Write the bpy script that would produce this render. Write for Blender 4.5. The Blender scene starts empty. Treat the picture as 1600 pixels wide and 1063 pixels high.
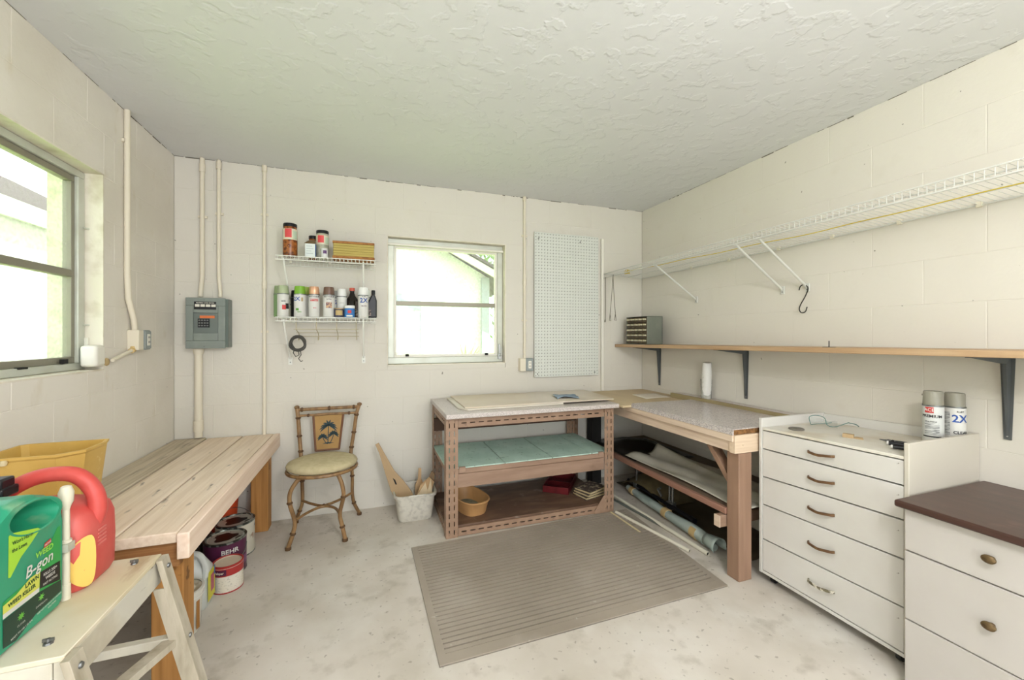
import bpy, math, random
from mathutils import Vector, Matrix, Euler
random.seed(7)
S = bpy.context.scene
COL = S.collection
PI = math.pi

# ------------------------------------------------------------------ camera, light, exposure
cam_d = bpy.data.cameras.new('camera')
cam = bpy.data.objects.new('camera', cam_d)
COL.objects.link(cam)
cam.location = (0, 0, 1.283)
cam.rotation_euler = (PI / 2, 0, -math.radians(19.3))
cam_d.sensor_width = 36.0
cam_d.lens = 36.0 * 633.0 / 1600.0
cam_d.shift_y = -7.5 / 1600.0
cam_d.clip_start = 0.02
S.camera = cam

S.view_settings.view_transform = 'Standard'
S.view_settings.look = 'None'
S.view_settings.gamma = 1.0
S.view_settings.use_curve_mapping = False
S.view_settings.exposure = 0.12

w = bpy.data.worlds.new('world')
S.world = w
w.use_nodes = True
bg = w.node_tree.nodes['Background']
bg.inputs[0].default_value = (0.86, 0.93, 1.0, 1)
bg.inputs[1].default_value = 3.2


def light(name, kind, loc, rot, energy, color, **kw):
    d = bpy.data.lights.new(name, kind)
    d.energy = energy
    d.color = color
    for k, v in kw.items():
        setattr(d, k, v)
    o = bpy.data.objects.new(name, d)
    COL.objects.link(o)
    o.location = loc
    o.rotation_euler = rot
    return o


light('sun', 'SUN', (0, 0, 12), (math.radians(26), 0, math.radians(42)), 17.0, (1, 0.97, 0.92), angle=0.02)
# added fill panel behind the camera, standing in for doorway daylight
light('doorway_fill', 'AREA', (0.35, -2.3, 1.35), (math.radians(95), 0, math.radians(-12)), 27, (0.97, 0.985, 1.0),
      shape='RECTANGLE', size=2.4, size_y=2.0)
# added unseen fill behind the camera, aimed up to bounce off the ceiling
light('ceiling_bounce_fill', 'AREA', (0.7, -0.4, 2.0), (PI, 0, 0), 17, (0.93, 0.96, 1.0),
      shape='DISK', size=0.5)
# added unseen point fill above and behind the camera, brightens the side walls
light('side_wall_fill', 'POINT', (0.65, -0.25, 2.0), (0, 0, 0), 60, (1.0, 0.99, 0.98), shadow_soft_size=0.14)
# sky portals in the two windows
for nm, lc, rt, sx_, sy_ in (('back_window_portal', (0.59, 3.40, 1.543), (math.radians(-90), 0, 0), 0.94, 0.98),
                            ('left_window_portal', (-1.40, 1.971, 1.582), (math.radians(90), 0, math.radians(-90)), 0.96, 0.93)):
    p_ = light(nm, 'AREA', lc, rt, 1, (1, 1, 1), shape='RECTANGLE', size=sx_, size_y=sy_)
    p_.data.cycles.is_portal = True      # only guides sampling of the sky, gives no light itself


# ------------------------------------------------------------------ materials
def lin(h):
    h = h.lstrip('#')
    r = []
    for i in (0, 2, 4):
        v = int(h[i:i + 2], 16) / 255
        r.append(v / 12.92 if v <= 0.04045 else ((v + 0.055) / 1.055) ** 2.4)
    return (r[0], r[1], r[2], 1)


MATS = {}


def mat(name, color, rough=0.6, metal=0.0, layers=(), bump=None, world=False, trans=0.0, ior=1.45, alpha=1.0,
        spec=0.5, emit=None):
    """layers: (color, (sx,sy,sz), lo, hi, amount[, detail]) noise patches mixed over the base colour."""
    if name in MATS:
        return MATS[name]
    m = bpy.data.materials.new(name)
    m.use_nodes = True
    nt = m.node_tree
    N, L = nt.nodes, nt.links
    b = N['Principled BSDF']
    b.inputs['Roughness'].default_value = rough
    b.inputs['Metallic'].default_value = metal
    b.inputs['Transmission Weight'].default_value = trans
    b.inputs['IOR'].default_value = ior
    b.inputs['Alpha'].default_value = alpha
    b.inputs['Specular IOR Level'].default_value = spec
    b.inputs['Base Color'].default_value = lin(color)
    if emit:
        b.inputs['Emission Color'].default_value = lin(emit[0])
        b.inputs['Emission Strength'].default_value = emit[1]
    if world:
        src = N.new('ShaderNodeNewGeometry').outputs['Position']
    else:
        src = N.new('ShaderNodeTexCoord').outputs['Object']
    prev = None
    for k, ly in enumerate(layers):
        c2, sc, lo, hi, amt = ly[:5]
        det = ly[5] if len(ly) > 5 else 4
        mp = N.new('ShaderNodeMapping')
        mp.inputs['Scale'].default_value = sc
        mp.inputs['Location'].default_value = (k * 3.1, k * 1.7, k * 2.3)
        L.new(src, mp.inputs['Vector'])
        nz = N.new('ShaderNodeTexNoise')
        nz.inputs['Scale'].default_value = 1
        nz.inputs['Detail'].default_value = det
        L.new(mp.outputs[0], nz.inputs['Vector'])
        mr = N.new('ShaderNodeMapRange')
        mr.inputs['From Min'].default_value = lo
        mr.inputs['From Max'].default_value = hi
        mr.inputs['To Min'].default_value = 0
        mr.inputs['To Max'].default_value = amt
        L.new(nz.outputs[0], mr.inputs[0])
        mx = N.new('ShaderNodeMixRGB')
        L.new(mr.outputs[0], mx.inputs[0])
        if prev is None:
            mx.inputs[1].default_value = lin(color)
        else:
            L.new(prev, mx.inputs[1])
        mx.inputs[2].default_value = lin(c2)
        prev = mx.outputs[0]
    if prev is not None:
        L.new(prev, b.inputs['Base Color'])
    if bump:
        sc, strength, dist = bump[:3]
        mp = N.new('ShaderNodeMapping')
        mp.inputs['Scale'].default_value = sc if isinstance(sc, tuple) else (sc, sc, sc)
        L.new(src, mp.inputs['Vector'])
        nz = N.new('ShaderNodeTexNoise')
        nz.inputs['Scale'].default_value = 1
        nz.inputs['Detail'].default_value = 3
        L.new(mp.outputs[0], nz.inputs['Vector'])
        out = nz.outputs[0]
        if len(bump) > 3:
            mr = N.new('ShaderNodeMapRange')
            mr.inputs['From Min'].default_value = bump[3]
            mr.inputs['From Max'].default_value = bump[4]
            L.new(out, mr.inputs[0])
            out = mr.outputs[0]
        bp = N.new('ShaderNodeBump')
        bp.inputs['Strength'].default_value = strength
        bp.inputs['Distance'].default_value = dist
        L.new(out, bp.inputs['Height'])
        L.new(bp.outputs[0], b.inputs['Normal'])
    MATS[name] = m
    return m


def wood(name, c1, c2, axis='y', rough=0.65, extra=(), freq=90, bump=0.25):
    """grain stretched along one axis"""
    lo = 2.5
    sc = {'x': (lo, freq, freq), 'y': (freq, lo, freq), 'z': (freq, freq, lo)}[axis]
    return mat(name, c1, rough, layers=[(c2, sc, 0.35, 0.7, 0.75)] + list(extra), bump=(sc, bump, 0.002))


WALL = '#d6d1c6'
M_wall = mat('wall_paint', WALL, 0.75, layers=[('#cdc6b8', (1.2, 1.2, 1.2), 0.45, 0.75, 0.5), ('#cac2b2', (9, 9, 9), 0.62, 0.8, 0.3),
                                               ('#55503f', (38, 38, 38), 0.80, 0.82, 0.7, 1)],
             bump=(55, 0.25, 0.003), world=True)
M_wall_l = mat('wall_paint_left', '#e4ded3', 0.75,
               layers=[('#d2cabb', (2.2, 2.2, 2.2), 0.45, 0.7, 0.6), ('#c4b490', (5, 14, 5), 0.64, 0.8, 0.4),
                       ('#55503f', (34, 34, 34), 0.795, 0.82, 0.7, 1)],
               bump=(50, 0.35, 0.003), world=True)
M_ceil = mat('ceiling_paint', '#dadbdb', 0.8, layers=[('#d2d3d2', (1.5, 1.5, 1.5), 0.4, 0.7, 0.5)],
             bump=((13, 13, 13), 0.35, 0.004, 0.52, 0.6), world=True)
M_floor = mat('concrete', '#d2cabf', 0.62,
              layers=[('#b3aa9b', (1.8, 1.8, 1.8), 0.4, 0.66, 0.75), ('#ddd9d1', (3.5, 3.5, 3.5), 0.5, 0.75, 0.7, 8),
                      ('#978d7c', (9, 9, 9), 0.56, 0.74, 0.55, 6), ('#7a7062', (42, 42, 42), 0.66, 0.72, 0.5, 2)],
              bump=(60, 0.25, 0.002), world=True)
M_white = mat('white_paint', '#e6e2d6', 0.45)
M_pvc = mat('conduit_paint', '#dfd6c2', 0.5)
M_alum = mat('aluminium_frame', '#c9cbc0', 0.4, 0.25, layers=[('#b5b3a2', (8, 8, 8), 0.5, 0.7, 0.5)])
M_alumd = mat('aluminium_dark', '#8f8a7a', 0.45, 0.35)
M_black = mat('black_plastic', '#16161a', 0.4)
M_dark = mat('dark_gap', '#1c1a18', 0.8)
M_wire = mat('white_wire', '#e4e4dc', 0.4)
M_wire_d = mat('tan_wire', '#b5a98a', 0.5)
M_chrome = mat('chrome', '#b9bcbe', 0.22, 0.9)
M_steel = mat('dull_steel', '#7c7d7c', 0.4, 0.8)


def glass_mat():
    m = bpy.data.materials.new('window_glass')
    m.use_nodes = True
    nt = m.node_tree
    N, L = nt.nodes, nt.links
    N.remove(N['Principled BSDF'])
    out = N['Material Output']
    tr = N.new('ShaderNodeBsdfTransparent')
    tr.inputs[0].default_value = (0.95, 0.97, 0.96, 1)
    gl = N.new('ShaderNodeBsdfGlossy')
    gl.inputs['Roughness'].default_value = 0.05
    df = N.new('ShaderNodeBsdfDiffuse')
    df.inputs[0].default_value = (0.8, 0.78, 0.72, 1)
    m1 = N.new('ShaderNodeMixShader')
    m1.inputs[0].default_value = 0.04
    L.new(tr.outputs[0], m1.inputs[1])
    L.new(gl.outputs[0], m1.inputs[2])
    m2 = N.new('ShaderNodeMixShader')
    tc = N.new('ShaderNodeNewGeometry')
    nz = N.new('ShaderNodeTexNoise')
    nz.inputs['Scale'].default_value = 60
    nz.inputs['Detail'].default_value = 6
    L.new(tc.outputs['Position'], nz.inputs['Vector'])
    mr = N.new('ShaderNodeMapRange')
    mr.inputs['From Min'].default_value = 0.4
    mr.inputs['From Max'].default_value = 0.75
    mr.inputs['To Min'].default_value = 0.05
    mr.inputs['To Max'].default_value = 0.3
    L.new(nz.outputs[0], mr.inputs[0])
    L.new(mr.outputs[0], m2.inputs[0])
    L.new(m1.outputs[0], m2.inputs[1])
    L.new(df.outputs[0], m2.inputs[2])
    L.new(m2.outputs[0], out.inputs[0])
    return m


M_glass = glass_mat()


# ------------------------------------------------------------------ mesh builder
class MB:
    def __init__(s):
        s.v, s.f, s.m, s.mi = [], [], [], 0

    def add(s, vs, fs):
        o = len(s.v)
        s.v += [tuple(p) for p in vs]
        s.f += [tuple(i + o for i in f) for f in fs]
        s.m += [s.mi] * len(fs)
        return s

    def box(s, x0, y0, z0, x1, y1, z1):
        x0, x1 = min(x0, x1), max(x0, x1)
        y0, y1 = min(y0, y1), max(y0, y1)
        z0, z1 = min(z0, z1), max(z0, z1)
        vs = [(x0, y0, z0), (x1, y0, z0), (x1, y1, z0), (x0, y1, z0), (x0, y0, z1), (x1, y0, z1), (x1, y1, z1), (x0, y1, z1)]
        return s.add(vs, [(0, 3, 2, 1), (4, 5, 6, 7), (0, 1, 5, 4), (1, 2, 6, 5), (2, 3, 7, 6), (3, 0, 4, 7)])

    def beam(s, p0, p1, w, h, up=(0, 0, 1)):
        """rectangular bar between two points; w across, h along the up side"""
        p0, p1 = Vector(p0), Vector(p1)
        d = (p1 - p0).normalized()
        up = Vector(up)
        a = d.cross(up)
        if a.length < 1e-4:
            a = d.cross(Vector((1, 0, 0)))
        a.normalize()
        b = a.cross(d).normalized()
        vs = []
        for p in (p0, p1):
            for i, j in ((-1, -1), (1, -1), (1, 1), (-1, 1)):
                vs.append(p + a * i * w / 2 + b * j * h / 2)
        return s.add(vs, [(0, 1, 2, 3), (7, 6, 5, 4), (0, 4, 5, 1), (1, 5, 6, 2), (2, 6, 7, 3), (3, 7, 4, 0)])

    def tube(s, pts, r, n=8, closed=False, caps=True):
        pts = [Vector(p) for p in pts]
        rs = r if isinstance(r, (list, tuple)) else [r] * len(pts)
        k = len(pts)
        up = None
        rings = []
        for i, p in enumerate(pts):
            if closed:
                t = pts[(i + 1) % k] - pts[i - 1]
            elif i == 0:
                t = pts[1] - p
            elif i == k - 1:
                t = p - pts[i - 1]
            else:
                t = (pts[i + 1] - p).normalized() + (p - pts[i - 1]).normalized()
            if t.length < 1e-9:
                t = Vector((0, 0, 1))
            t.normalize()
            if up is None:
                up = Vector((0, 0, 1)) if abs(t.z) < 0.9 else Vector((1, 0, 0))
            a = t.cross(up)
            if a.length < 1e-5:
                a = t.cross(Vector((0.3, 0.8, 0.1)))
            a.normalize()
            b = t.cross(a).normalized()
            up = -b if False else (a.cross(t)).normalized()
            rings.append([p + (a * math.cos(2 * PI * j / n) + b * math.sin(2 * PI * j / n)) * rs[i] for j in range(n)])
        vs = [q for ring in rings for q in ring]
        fs = []
        for i in range(k if closed else k - 1):
            i2 = (i + 1) % k
            for j in range(n):
                j2 = (j + 1) % n
                fs.append((i * n + j, i2 * n + j, i2 * n + j2, i * n + j2))
        if caps and not closed:
            fs.append(tuple(range(n)))
            fs.append(tuple((k - 1) * n + j for j in reversed(range(n))))
        return s.add(vs, fs)

    def lathe(s, prof, c=(0, 0, 0), n=24, cap=True, M=None):
        """prof: list of (r, z)"""
        vs = []
        for r, z in prof:
            for j in range(n):
                a = 2 * PI * j / n
                vs.append(Vector((r * math.cos(a), r * math.sin(a), z)))
        fs = []
        for i in range(len(prof) - 1):
            for j in range(n):
                j2 = (j + 1) % n
                fs.append((i * n + j, i * n + j2, (i + 1) * n + j2, (i + 1) * n + j))
        if cap:
            fs.append(tuple(reversed(range(n))))
            fs.append(tuple((len(prof) - 1) * n + j for j in range(n)))
        if M is not None:
            vs = [M @ q for q in vs]
        c = Vector(c)
        return s.add([q + c for q in vs], fs)

    def prism(s, poly, h0, h1, plane='xy'):
        """extrude 2D polygon; plane gives which axes the polygon uses"""
        n = len(poly)
        put = {'xy': lambda a, b, h: (a, b, h), 'xz': lambda a, b, h: (a, h, b), 'yz': lambda a, b, h: (h, a, b)}[plane]
        vs = [put(a, b, h0) for a, b in poly] + [put(a, b, h1) for a, b in poly]
        fs = [tuple(reversed(range(n))), tuple(n + i for i in range(n))]
        for i in range(n):
            j = (i + 1) % n
            fs.append((i, j, n + j, n + i))
        return s.add(vs, fs)

    def grid(s, fn, nu, nv):
        vs = [fn(i / nu, j / nv) for j in range(nv + 1) for i in range(nu + 1)]
        fs = []
        for j in range(nv):
            for i in range(nu):
                a = j * (nu + 1) + i
                fs.append((a, a + 1, a + nu + 2, a + nu + 1))
        return s.add(vs, fs)

    def xf(s, M):
        s.v = [tuple(M @ Vector(p)) for p in s.v]
        return s


def finish(me, smooth_angle):
    me.validate()
    import bmesh
    bm = bmesh.new()
    bm.from_mesh(me)
    bmesh.ops.recalc_face_normals(bm, faces=bm.faces)
    bm.to_mesh(me)
    bm.free()
    if smooth_angle:
        me.polygons.foreach_set('use_smooth', [True] * len(me.polygons))
        me.set_sharp_from_angle(angle=math.radians(smooth_angle))


def make(name, mb, mats, parent=None, label=None, bevel=0.0, sub=0, smooth=35, keep=False, solid=0.0):
    """mesh in world coordinates -> object with origin at its own centre (base for top-level)"""
    if not isinstance(mats, (list, tuple)):
        mats = [mats]
    xs, ys, zs = zip(*mb.v)
    c = Vector(((min(xs) + max(xs)) / 2, (min(ys) + max(ys)) / 2, min(zs) if parent is None else (min(zs) + max(zs)) / 2))
    me = bpy.data.meshes.new(name)
    me.from_pydata([tuple(Vector(p) - c) for p in mb.v], [], mb.f)
    for m in mats:
        me.materials.append(m)
    if len(mats) > 1:
        me.polygons.foreach_set('material_index', mb.m)
    finish(me, smooth)
    o = bpy.data.objects.new(name, me)
    COL.objects.link(o)
    if parent is not None:
        o.parent = parent
        o.location = c - wloc(parent)
    else:
        o.location = c
    if label:
        o['label'] = label
    if solid:
        md = o.modifiers.new('solid', 'SOLIDIFY')
        md.thickness = solid
        md.offset = 0
    if bevel:
        md = o.modifiers.new('bevel', 'BEVEL')
        md.width = bevel
        md.segments = 2
        md.limit_method = 'ANGLE'
        md.angle_limit = math.radians(40)
    if sub:
        md = o.modifiers.new('sub', 'SUBSURF')
        md.levels = sub
        md.render_levels = sub
    return o


def wloc(o):
    v = Vector((0, 0, 0))
    while o is not None:
        v += Vector(o.location)
        o = o.parent
    return v


def root(name, label, cat, loc, group=None):
    o = bpy.data.objects.new(name, None)
    COL.objects.link(o)
    o.location = loc
    o.empty_display_size = 0.05
    o['label'] = label
    o['category'] = cat
    if group:
        o['group'] = group
    return o


def tag(o, label, cat, group=None, kind=None):
    o['label'] = label
    o['category'] = cat
    if group:
        o['group'] = group
    if kind:
        o['kind'] = kind
    return o


def struct(name, mb, mats, **kw):
    o = make(name, mb, mats, **kw)
    o['kind'] = 'structure'
    return o


def bx(*a):
    return MB().box(*a)


def tb(pts, r, n=8, **k):
    return MB().tube(pts, r, n, **k)


TEXT_CACHE = {}


def text_verts(s, size, bold=0.0):
    key = (s, size, bold)
    if key in TEXT_CACHE:
        return TEXT_CACHE[key]
    cu = bpy.data.curves.new('t', 'FONT')
    cu.body = s
    cu.size = size
    cu.align_x = 'CENTER'
    cu.align_y = 'CENTER'
    cu.resolution_u = 2
    cu.offset = bold
    o = bpy.data.objects.new('t', cu)
    COL.objects.link(o)
    bpy.context.view_layer.update()
    me = bpy.data.meshes.new_from_object(o.evaluated_get(bpy.context.evaluated_depsgraph_get()))
    v = [tuple(p.co) for p in me.vertices]
    f = [tuple(p.vertices) for p in me.polygons]
    bpy.data.objects.remove(o)
    bpy.data.curves.remove(cu)
    bpy.data.meshes.remove(me)
    TEXT_CACHE[key] = (v, f)
    return v, f


def text_flat(s, size, origin, right, up, bold=0.0, shear=0.0, sx=1.0):
    v, f = text_verts(s, size, bold)
    o, r, u = Vector(origin), Vector(right).normalized(), Vector(up).normalized()
    mb = MB()
    mb.add([o + r * ((x + y * shear) * sx) + u * y for x, y, z in v], f)
    return mb


def text_wrap(s, size, c, R, ang, z, bold=0.0, rot=0.0):
    """text bent round a vertical cylinder; ang is the direction (world angle) it faces"""
    v, f = text_verts(s, size, bold)
    import bmesh
    bm = bmesh.new()
    bv = [bm.verts.new(p) for p in v]
    for q in f:
        try:
            bm.faces.new([bv[i] for i in q])
        except ValueError:
            pass
    bmesh.ops.triangulate(bm, faces=bm.faces[:])
    x0_ = min(p[0] for p in v)
    x1_ = max(p[0] for p in v)
    k = x0_ + R * .16
    while k < x1_:
        bmesh.ops.bisect_plane(bm, geom=bm.verts[:] + bm.edges[:] + bm.faces[:], plane_co=(k, 0, 0), plane_no=(1, 0, 0))
        k += R * .16
    bm.verts.index_update()
    v = [tuple(p.co) for p in bm.verts]
    f = [tuple(p.index for p in q.verts) for q in bm.faces]
    bm.free()
    mb = MB()
    cr, sr = math.cos(rot), math.sin(rot)
    vs = []
    for x, y, _ in v:
        x, y = x * cr - y * sr, x * sr + y * cr
        a = ang + x / R
        vs.append((c[0] + R * math.cos(a), c[1] + R * math.sin(a), z + y))
    mb.add(vs, f)
    return mb


def facing(x, y):
    return math.atan2(-y, -x)      # direction from the thing to the camera spot


def patch_wrap(c, R, ang, half, z0, z1, n=8):
    """curved label patch on a cylinder"""
    def fn(u, v):
        a = ang + (u * 2 - 1) * half
        return (c[0] + R * math.cos(a), c[1] + R * math.sin(a), z0 + (z1 - z0) * v)
    return MB().grid(fn, n, 1)


# ------------------------------------------------------------------ room shell
XL, XR, YB, ZC, YF = -1.192, 2.406, 3.183, 2.442, -2.4
BW = (0.121, 1.059, 1.053, 2.034)          # back window opening  x0 x1 z0 z1
LW = (1.49, 2.452, 1.118, 2.046)           # left window opening  y0 y1 z0 z1
TH = 0.2
RB = 0.012                                 # depth of the block faces in front of the wall core

struct('floor', bx(XL - TH, YF - 0.2, -0.15, XR + TH, YB + TH, 0), M_floor, smooth=0)
struct('ceiling', bx(XL - TH, YF - 0.2, ZC, XR + TH, YB + TH, ZC + 0.15), M_ceil, smooth=0)


def holed(axis, a0, a1, z0, z1, hole, d0, d1):
    mb = MB()
    h0, h1, hz0, hz1 = hole
    for (p0, p1, q0, q1) in ((a0, h0, z0, z1), (h1, a1, z0, z1), (h0, h1, z0, hz0), (h0, h1, hz1, z1)):
        if axis == 'x':
            mb.box(p0, d0, q0, p1, d1, q1)
        else:
            mb.box(d0, p0, q0, d1, p1, q1)
    return mb


wall_back = struct('wall_back', holed('x', XL - TH, XR + TH, 0, ZC, BW, YB + RB, YB + TH), M_wall, smooth=0)
wall_left = struct('wall_left', holed('y', YF, YB + RB, 0, ZC, LW, XL - TH, XL - RB), M_wall_l, smooth=0)
wall_right = struct('wall_right', bx(XR + RB, YF, 0, XR + TH, YB + RB, ZC), M_wall, smooth=0)
# wall behind the camera with a wide open doorway
wf = MB()
wf.box(XL, YF - 0.2, 0, XL + 0.3, YF, ZC)
wf.box(XR - 0.3, YF - 0.2, 0, XR, YF, ZC)
wf.box(XL + 0.3, YF - 0.2, 2.3, XR - 0.3, YF, ZC)
struct('wall_front', wf, M_wall, smooth=0)

BLOCKS = {}


def block_mesh(wd, ht, m):
    key = (round(wd, 3), round(ht, 3), m.name)
    if key in BLOCKS:
        return BLOCKS[key]
    g, d = 0.003, 0.0011
    mb = MB()
    t = RB
    vs = [(0, 0, 0), (wd, 0, 0), (wd, 0, ht), (0, 0, ht),
          (0, -(t - d), 0), (wd, -(t - d), 0), (wd, -(t - d), ht), (0, -(t - d), ht),
          (g, -t, g), (wd - g, -t, g), (wd - g, -t, ht - g), (g, -t, ht - g)]
    mb.add(vs, [(0, 1, 2, 3), (0, 4, 5, 1), (1, 5, 6, 2), (2, 6, 7, 3), (3, 7, 4, 0),
                (4, 8, 9, 5), (5, 9, 10, 6), (6, 10, 11, 7), (7, 11, 8, 4), (8, 11, 10, 9)])
    me = bpy.data.meshes.new('block')
    me.from_pydata(mb.v, [], mb.f)
    me.materials.append(m)
    finish(me, 0)
    BLOCKS[key] = me
    return me


def blocks(wall, m, a0, a1, hole, off, place, rz):
    n = 12
    hh = ZC / n
    for k in range(n):
        z0, z1 = k * hh, (k + 1) * hh
        o = off + (0.203 if k % 2 else 0)
        cuts = [a0] + [o + 0.406 * i for i in range(-12, 13) if a0 + 0.03 < o + 0.406 * i < a1 - 0.03] + [a1]
        for c0, c1 in zip(cuts, cuts[1:]):
            rects = [(c0, c1, z0, z1)]
            if hole:
                h0, h1, q0, q1 = hole
                new = []
                for (p0, p1, r0, r1) in rects:
                    if p1 <= h0 or p0 >= h1 or r1 <= q0 or r0 >= q1:
                        new.append((p0, p1, r0, r1))
                        continue
                    if p0 < h0:
                        new.append((p0, h0, r0, r1))
                    if p1 > h1:
                        new.append((h1, p1, r0, r1))
                    b0, b1 = max(p0, h0), min(p1, h1)
                    if r0 < q0:
                        new.append((b0, b1, r0, q0))
                    if r1 > q1:
                        new.append((b0, b1, q1, r1))
                rects = new
            for (p0, p1, r0, r1) in rects:
                if p1 - p0 < 0.012 or r1 - r0 < 0.012:
                    continue
                ob = bpy.data.objects.new('block', block_mesh(p1 - p0, r1 - r0, m))
                COL.objects.link(ob)
                ob.parent = wall
                ob.location = Vector(place(p0, p1, r0)) - wloc(wall)
                ob.rotation_euler = (0, 0, rz)


blocks(wall_back, M_wall, XL, XR, BW, 0.035, lambda p0, p1, z: (p0, YB + RB, z), 0)
blocks(wall_left, M_wall_l, -1.0, YB, LW, 0.10, lambda p0, p1, z: (XL - RB, p0, z), PI / 2)
blocks(wall_right, M_wall, -1.0, YB, None, 0.12, lambda p0, p1, z: (XR + RB, p1, z), -PI / 2)

# dirty crack line where the walls meet the ceiling
M_crack = mat('crack_dirt', '#6f695c', .9)
ck = MB()
rc = random.Random(11)
def crack(x0_, y0_, x1_, y1_, nx_, ny_):
    L_ = math.hypot(x1_ - x0_, y1_ - y0_)
    t_ = 0
    while t_ < L_:
        l_ = rc.uniform(.01, .10)
        if rc.random() < .72:
            a_, b_ = t_ / L_, min(1, (t_ + l_) / L_)
            h_ = rc.choice((.0015, .002, .003, .003, .006))
            ck.beam((x0_ + (x1_ - x0_) * a_ + nx_ * .0005, y0_ + (y1_ - y0_) * a_ + ny_ * .0005, ZC - h_ / 2), (x0_ + (x1_ - x0_) * b_ + nx_ * .0005, y0_ + (y1_ - y0_) * b_ + ny_ * .0005, ZC - h_ / 2), .001, h_)
        t_ += l_ + rc.uniform(0, .02)
crack(XL, YB, XR, YB, 0, -1)
crack(XL, 1.0, XL, YB, 1, 0)
crack(XR, .2, XR, YB, -1, 0)
struct('trim_3', ck, M_crack, smooth=0)

# window linings (plastered reveals)
M_rev = mat('reveal_paint', '#e2dbcb', 0.8, layers=[('#b5a88c', (12, 12, 12), 0.5, 0.75, 0.6)], bump=(60, 0.4, 0.003), world=True)
x0, x1, z0, z1 = BW
rv = MB()
rv.box(x0 - .001, YB - .001, z0, x0 + .006, YB + TH, z1).box(x1 - .006, YB - .001, z0, x1 + .001, YB + TH, z1)
rv.box(x0, YB - .001, z1 - .006, x1, YB + TH, z1 + .001).box(x0, YB - .001, z0 - .001, x1, YB + TH, z0 + .006)
struct('trim_1', rv, M_rev, smooth=0)
y0, y1, z0, z1 = LW
rv = MB()
rv.box(XL + .001, y0 - .001, z0, XL - TH, y0 + .006, z1).box(XL + .001, y1 - .006, z0, XL - TH, y1 + .001, z1)
rv.box(XL + .001, y0, z1 - .006, XL - TH, y1, z1 + .001).box(XL + .001, y0, z0 - .001, XL - TH, y1, z0 + .006)
struct('trim_2', rv, M_rev, smooth=0)


def frame_rect(mb, axis, a0, a1, b0, b1, wa, d0, d1, wb=None):
    wb = wb or wa
    for (p0, p1, q0, q1) in ((a0, a1, b0, b0 + wb), (a0, a1, b1 - wb, b1), (a0, a0 + wa, b0 + wb, b1 - wb), (a1 - wa, a1, b0 + wb, b1 - wb)):
        if axis == 'x':
            mb.box(p0, d0, q0, p1, d1, q1)
        else:
            mb.box(d0, p0, q0, d1, p1, q1)
    return mb


# back window
win1 = root('window_1', 'aluminium window with two stacked panes in the back wall', 'window', (0.59, YB + .07, 1.053))
win1['kind'] = 'structure'
del win1['category']
x0, x1, z0, z1 = BW
make('window_frame', frame_rect(MB(), 'x', x0 + .007, x1 - .007, z0 + .007, z1 - .007, .045, YB + .06, YB + .12, .05), M_alum, win1, bevel=.003)
make('sash', frame_rect(MB(), 'x', x0 + .052, x1 - .052, z0 + .057, z1 - .057, .018, YB + .072, YB + .108, .02), M_white, win1, bevel=.002)
make('middle_rail', bx(x0 + .07, YB + .07, 1.515, x1 - .07, YB + .105, 1.548), M_alumd, win1, bevel=.003)
make('pane', bx(x0 + .07, YB + .088, z0 + .077, x1 - .07, YB + .092, 1.515), M_glass, win1, smooth=0)
make('pane', bx(x0 + .07, YB + .088, 1.548, x1 - .07, YB + .092, z1 - .077), M_glass, win1, smooth=0)
make('latch', bx(.26, YB + .055, 1.118, .285, YB + .072, 1.135), M_dark, win1)
make('latch', bx(.90, YB + .055, 1.118, .925, YB + .072, 1.135), M_dark, win1)
hn = MB().box(1.012, YB + .035, 1.11, 1.026, YB + .06, 1.21).box(1.005, YB + .03, 1.085, 1.035, YB + .06, 1.125)
hn.tube([(1.02, YB + .04, 1.13), (1.02, YB + .015, 1.11)], .006)
make('crank_handle', hn, M_chrome, win1, bevel=.002)
make('top_ledge', bx(x0 + .007, YB + .035, z1 - .062, x1 - .007, YB + .06, z1 - .045), M_white, win1, bevel=.003)

# left window
win2 = root('window_2', 'aluminium window with two stacked panes in the left wall', 'window', (XL - .07, 1.97, 1.118))
win2['kind'] = 'structure'
del win2['category']
y0, y1, z0, z1 = LW
make('window_frame', frame_rect(MB(), 'y', y0 + .007, y1 - .007, z0 + .007, z1 - .007, .045, XL - .12, XL - .065, .032), M_alum, win2, bevel=.003)
make('sash', frame_rect(MB(), 'y', y0 + .052, y1 - .052, z0 + .039, z1 - .039, .022, XL - .11, XL - .078, .028), M_alumd, win2, bevel=.002)
make('middle_rail', bx(XL - .11, y0 + .07, 1.545, XL - .075, y1 - .07, 1.578), M_alumd, win2, bevel=.004)
make('pane', bx(XL - .096, y0 + .07, z0 + .06, XL - .092, y1 - .07, 1.545), M_glass, win2, smooth=0)
make('pane', bx(XL - .096, y0 + .07, 1.578, XL - .092, y1 - .07, z1 - .06), M_glass, win2, smooth=0)
make('latch', bx(XL - .075, 2.3, 1.158, XL - .06, 2.325, 1.178), M_dark, win2)
make('latch', bx(XL - .075, 2.06, 1.152, XL - .058, 2.10, 1.160), M_dark, win2)
for zz in (1.33, 1.78):
    make('pivot_pin', tb([(XL - .06, 2.425, zz), (XL - .05, 2.444, zz)], .004, 6), M_alum, win2)
make('stop_bead', bx(XL - .064, 2.436, 1.135, XL - .05, 2.445, 1.27), M_white, win2)

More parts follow.
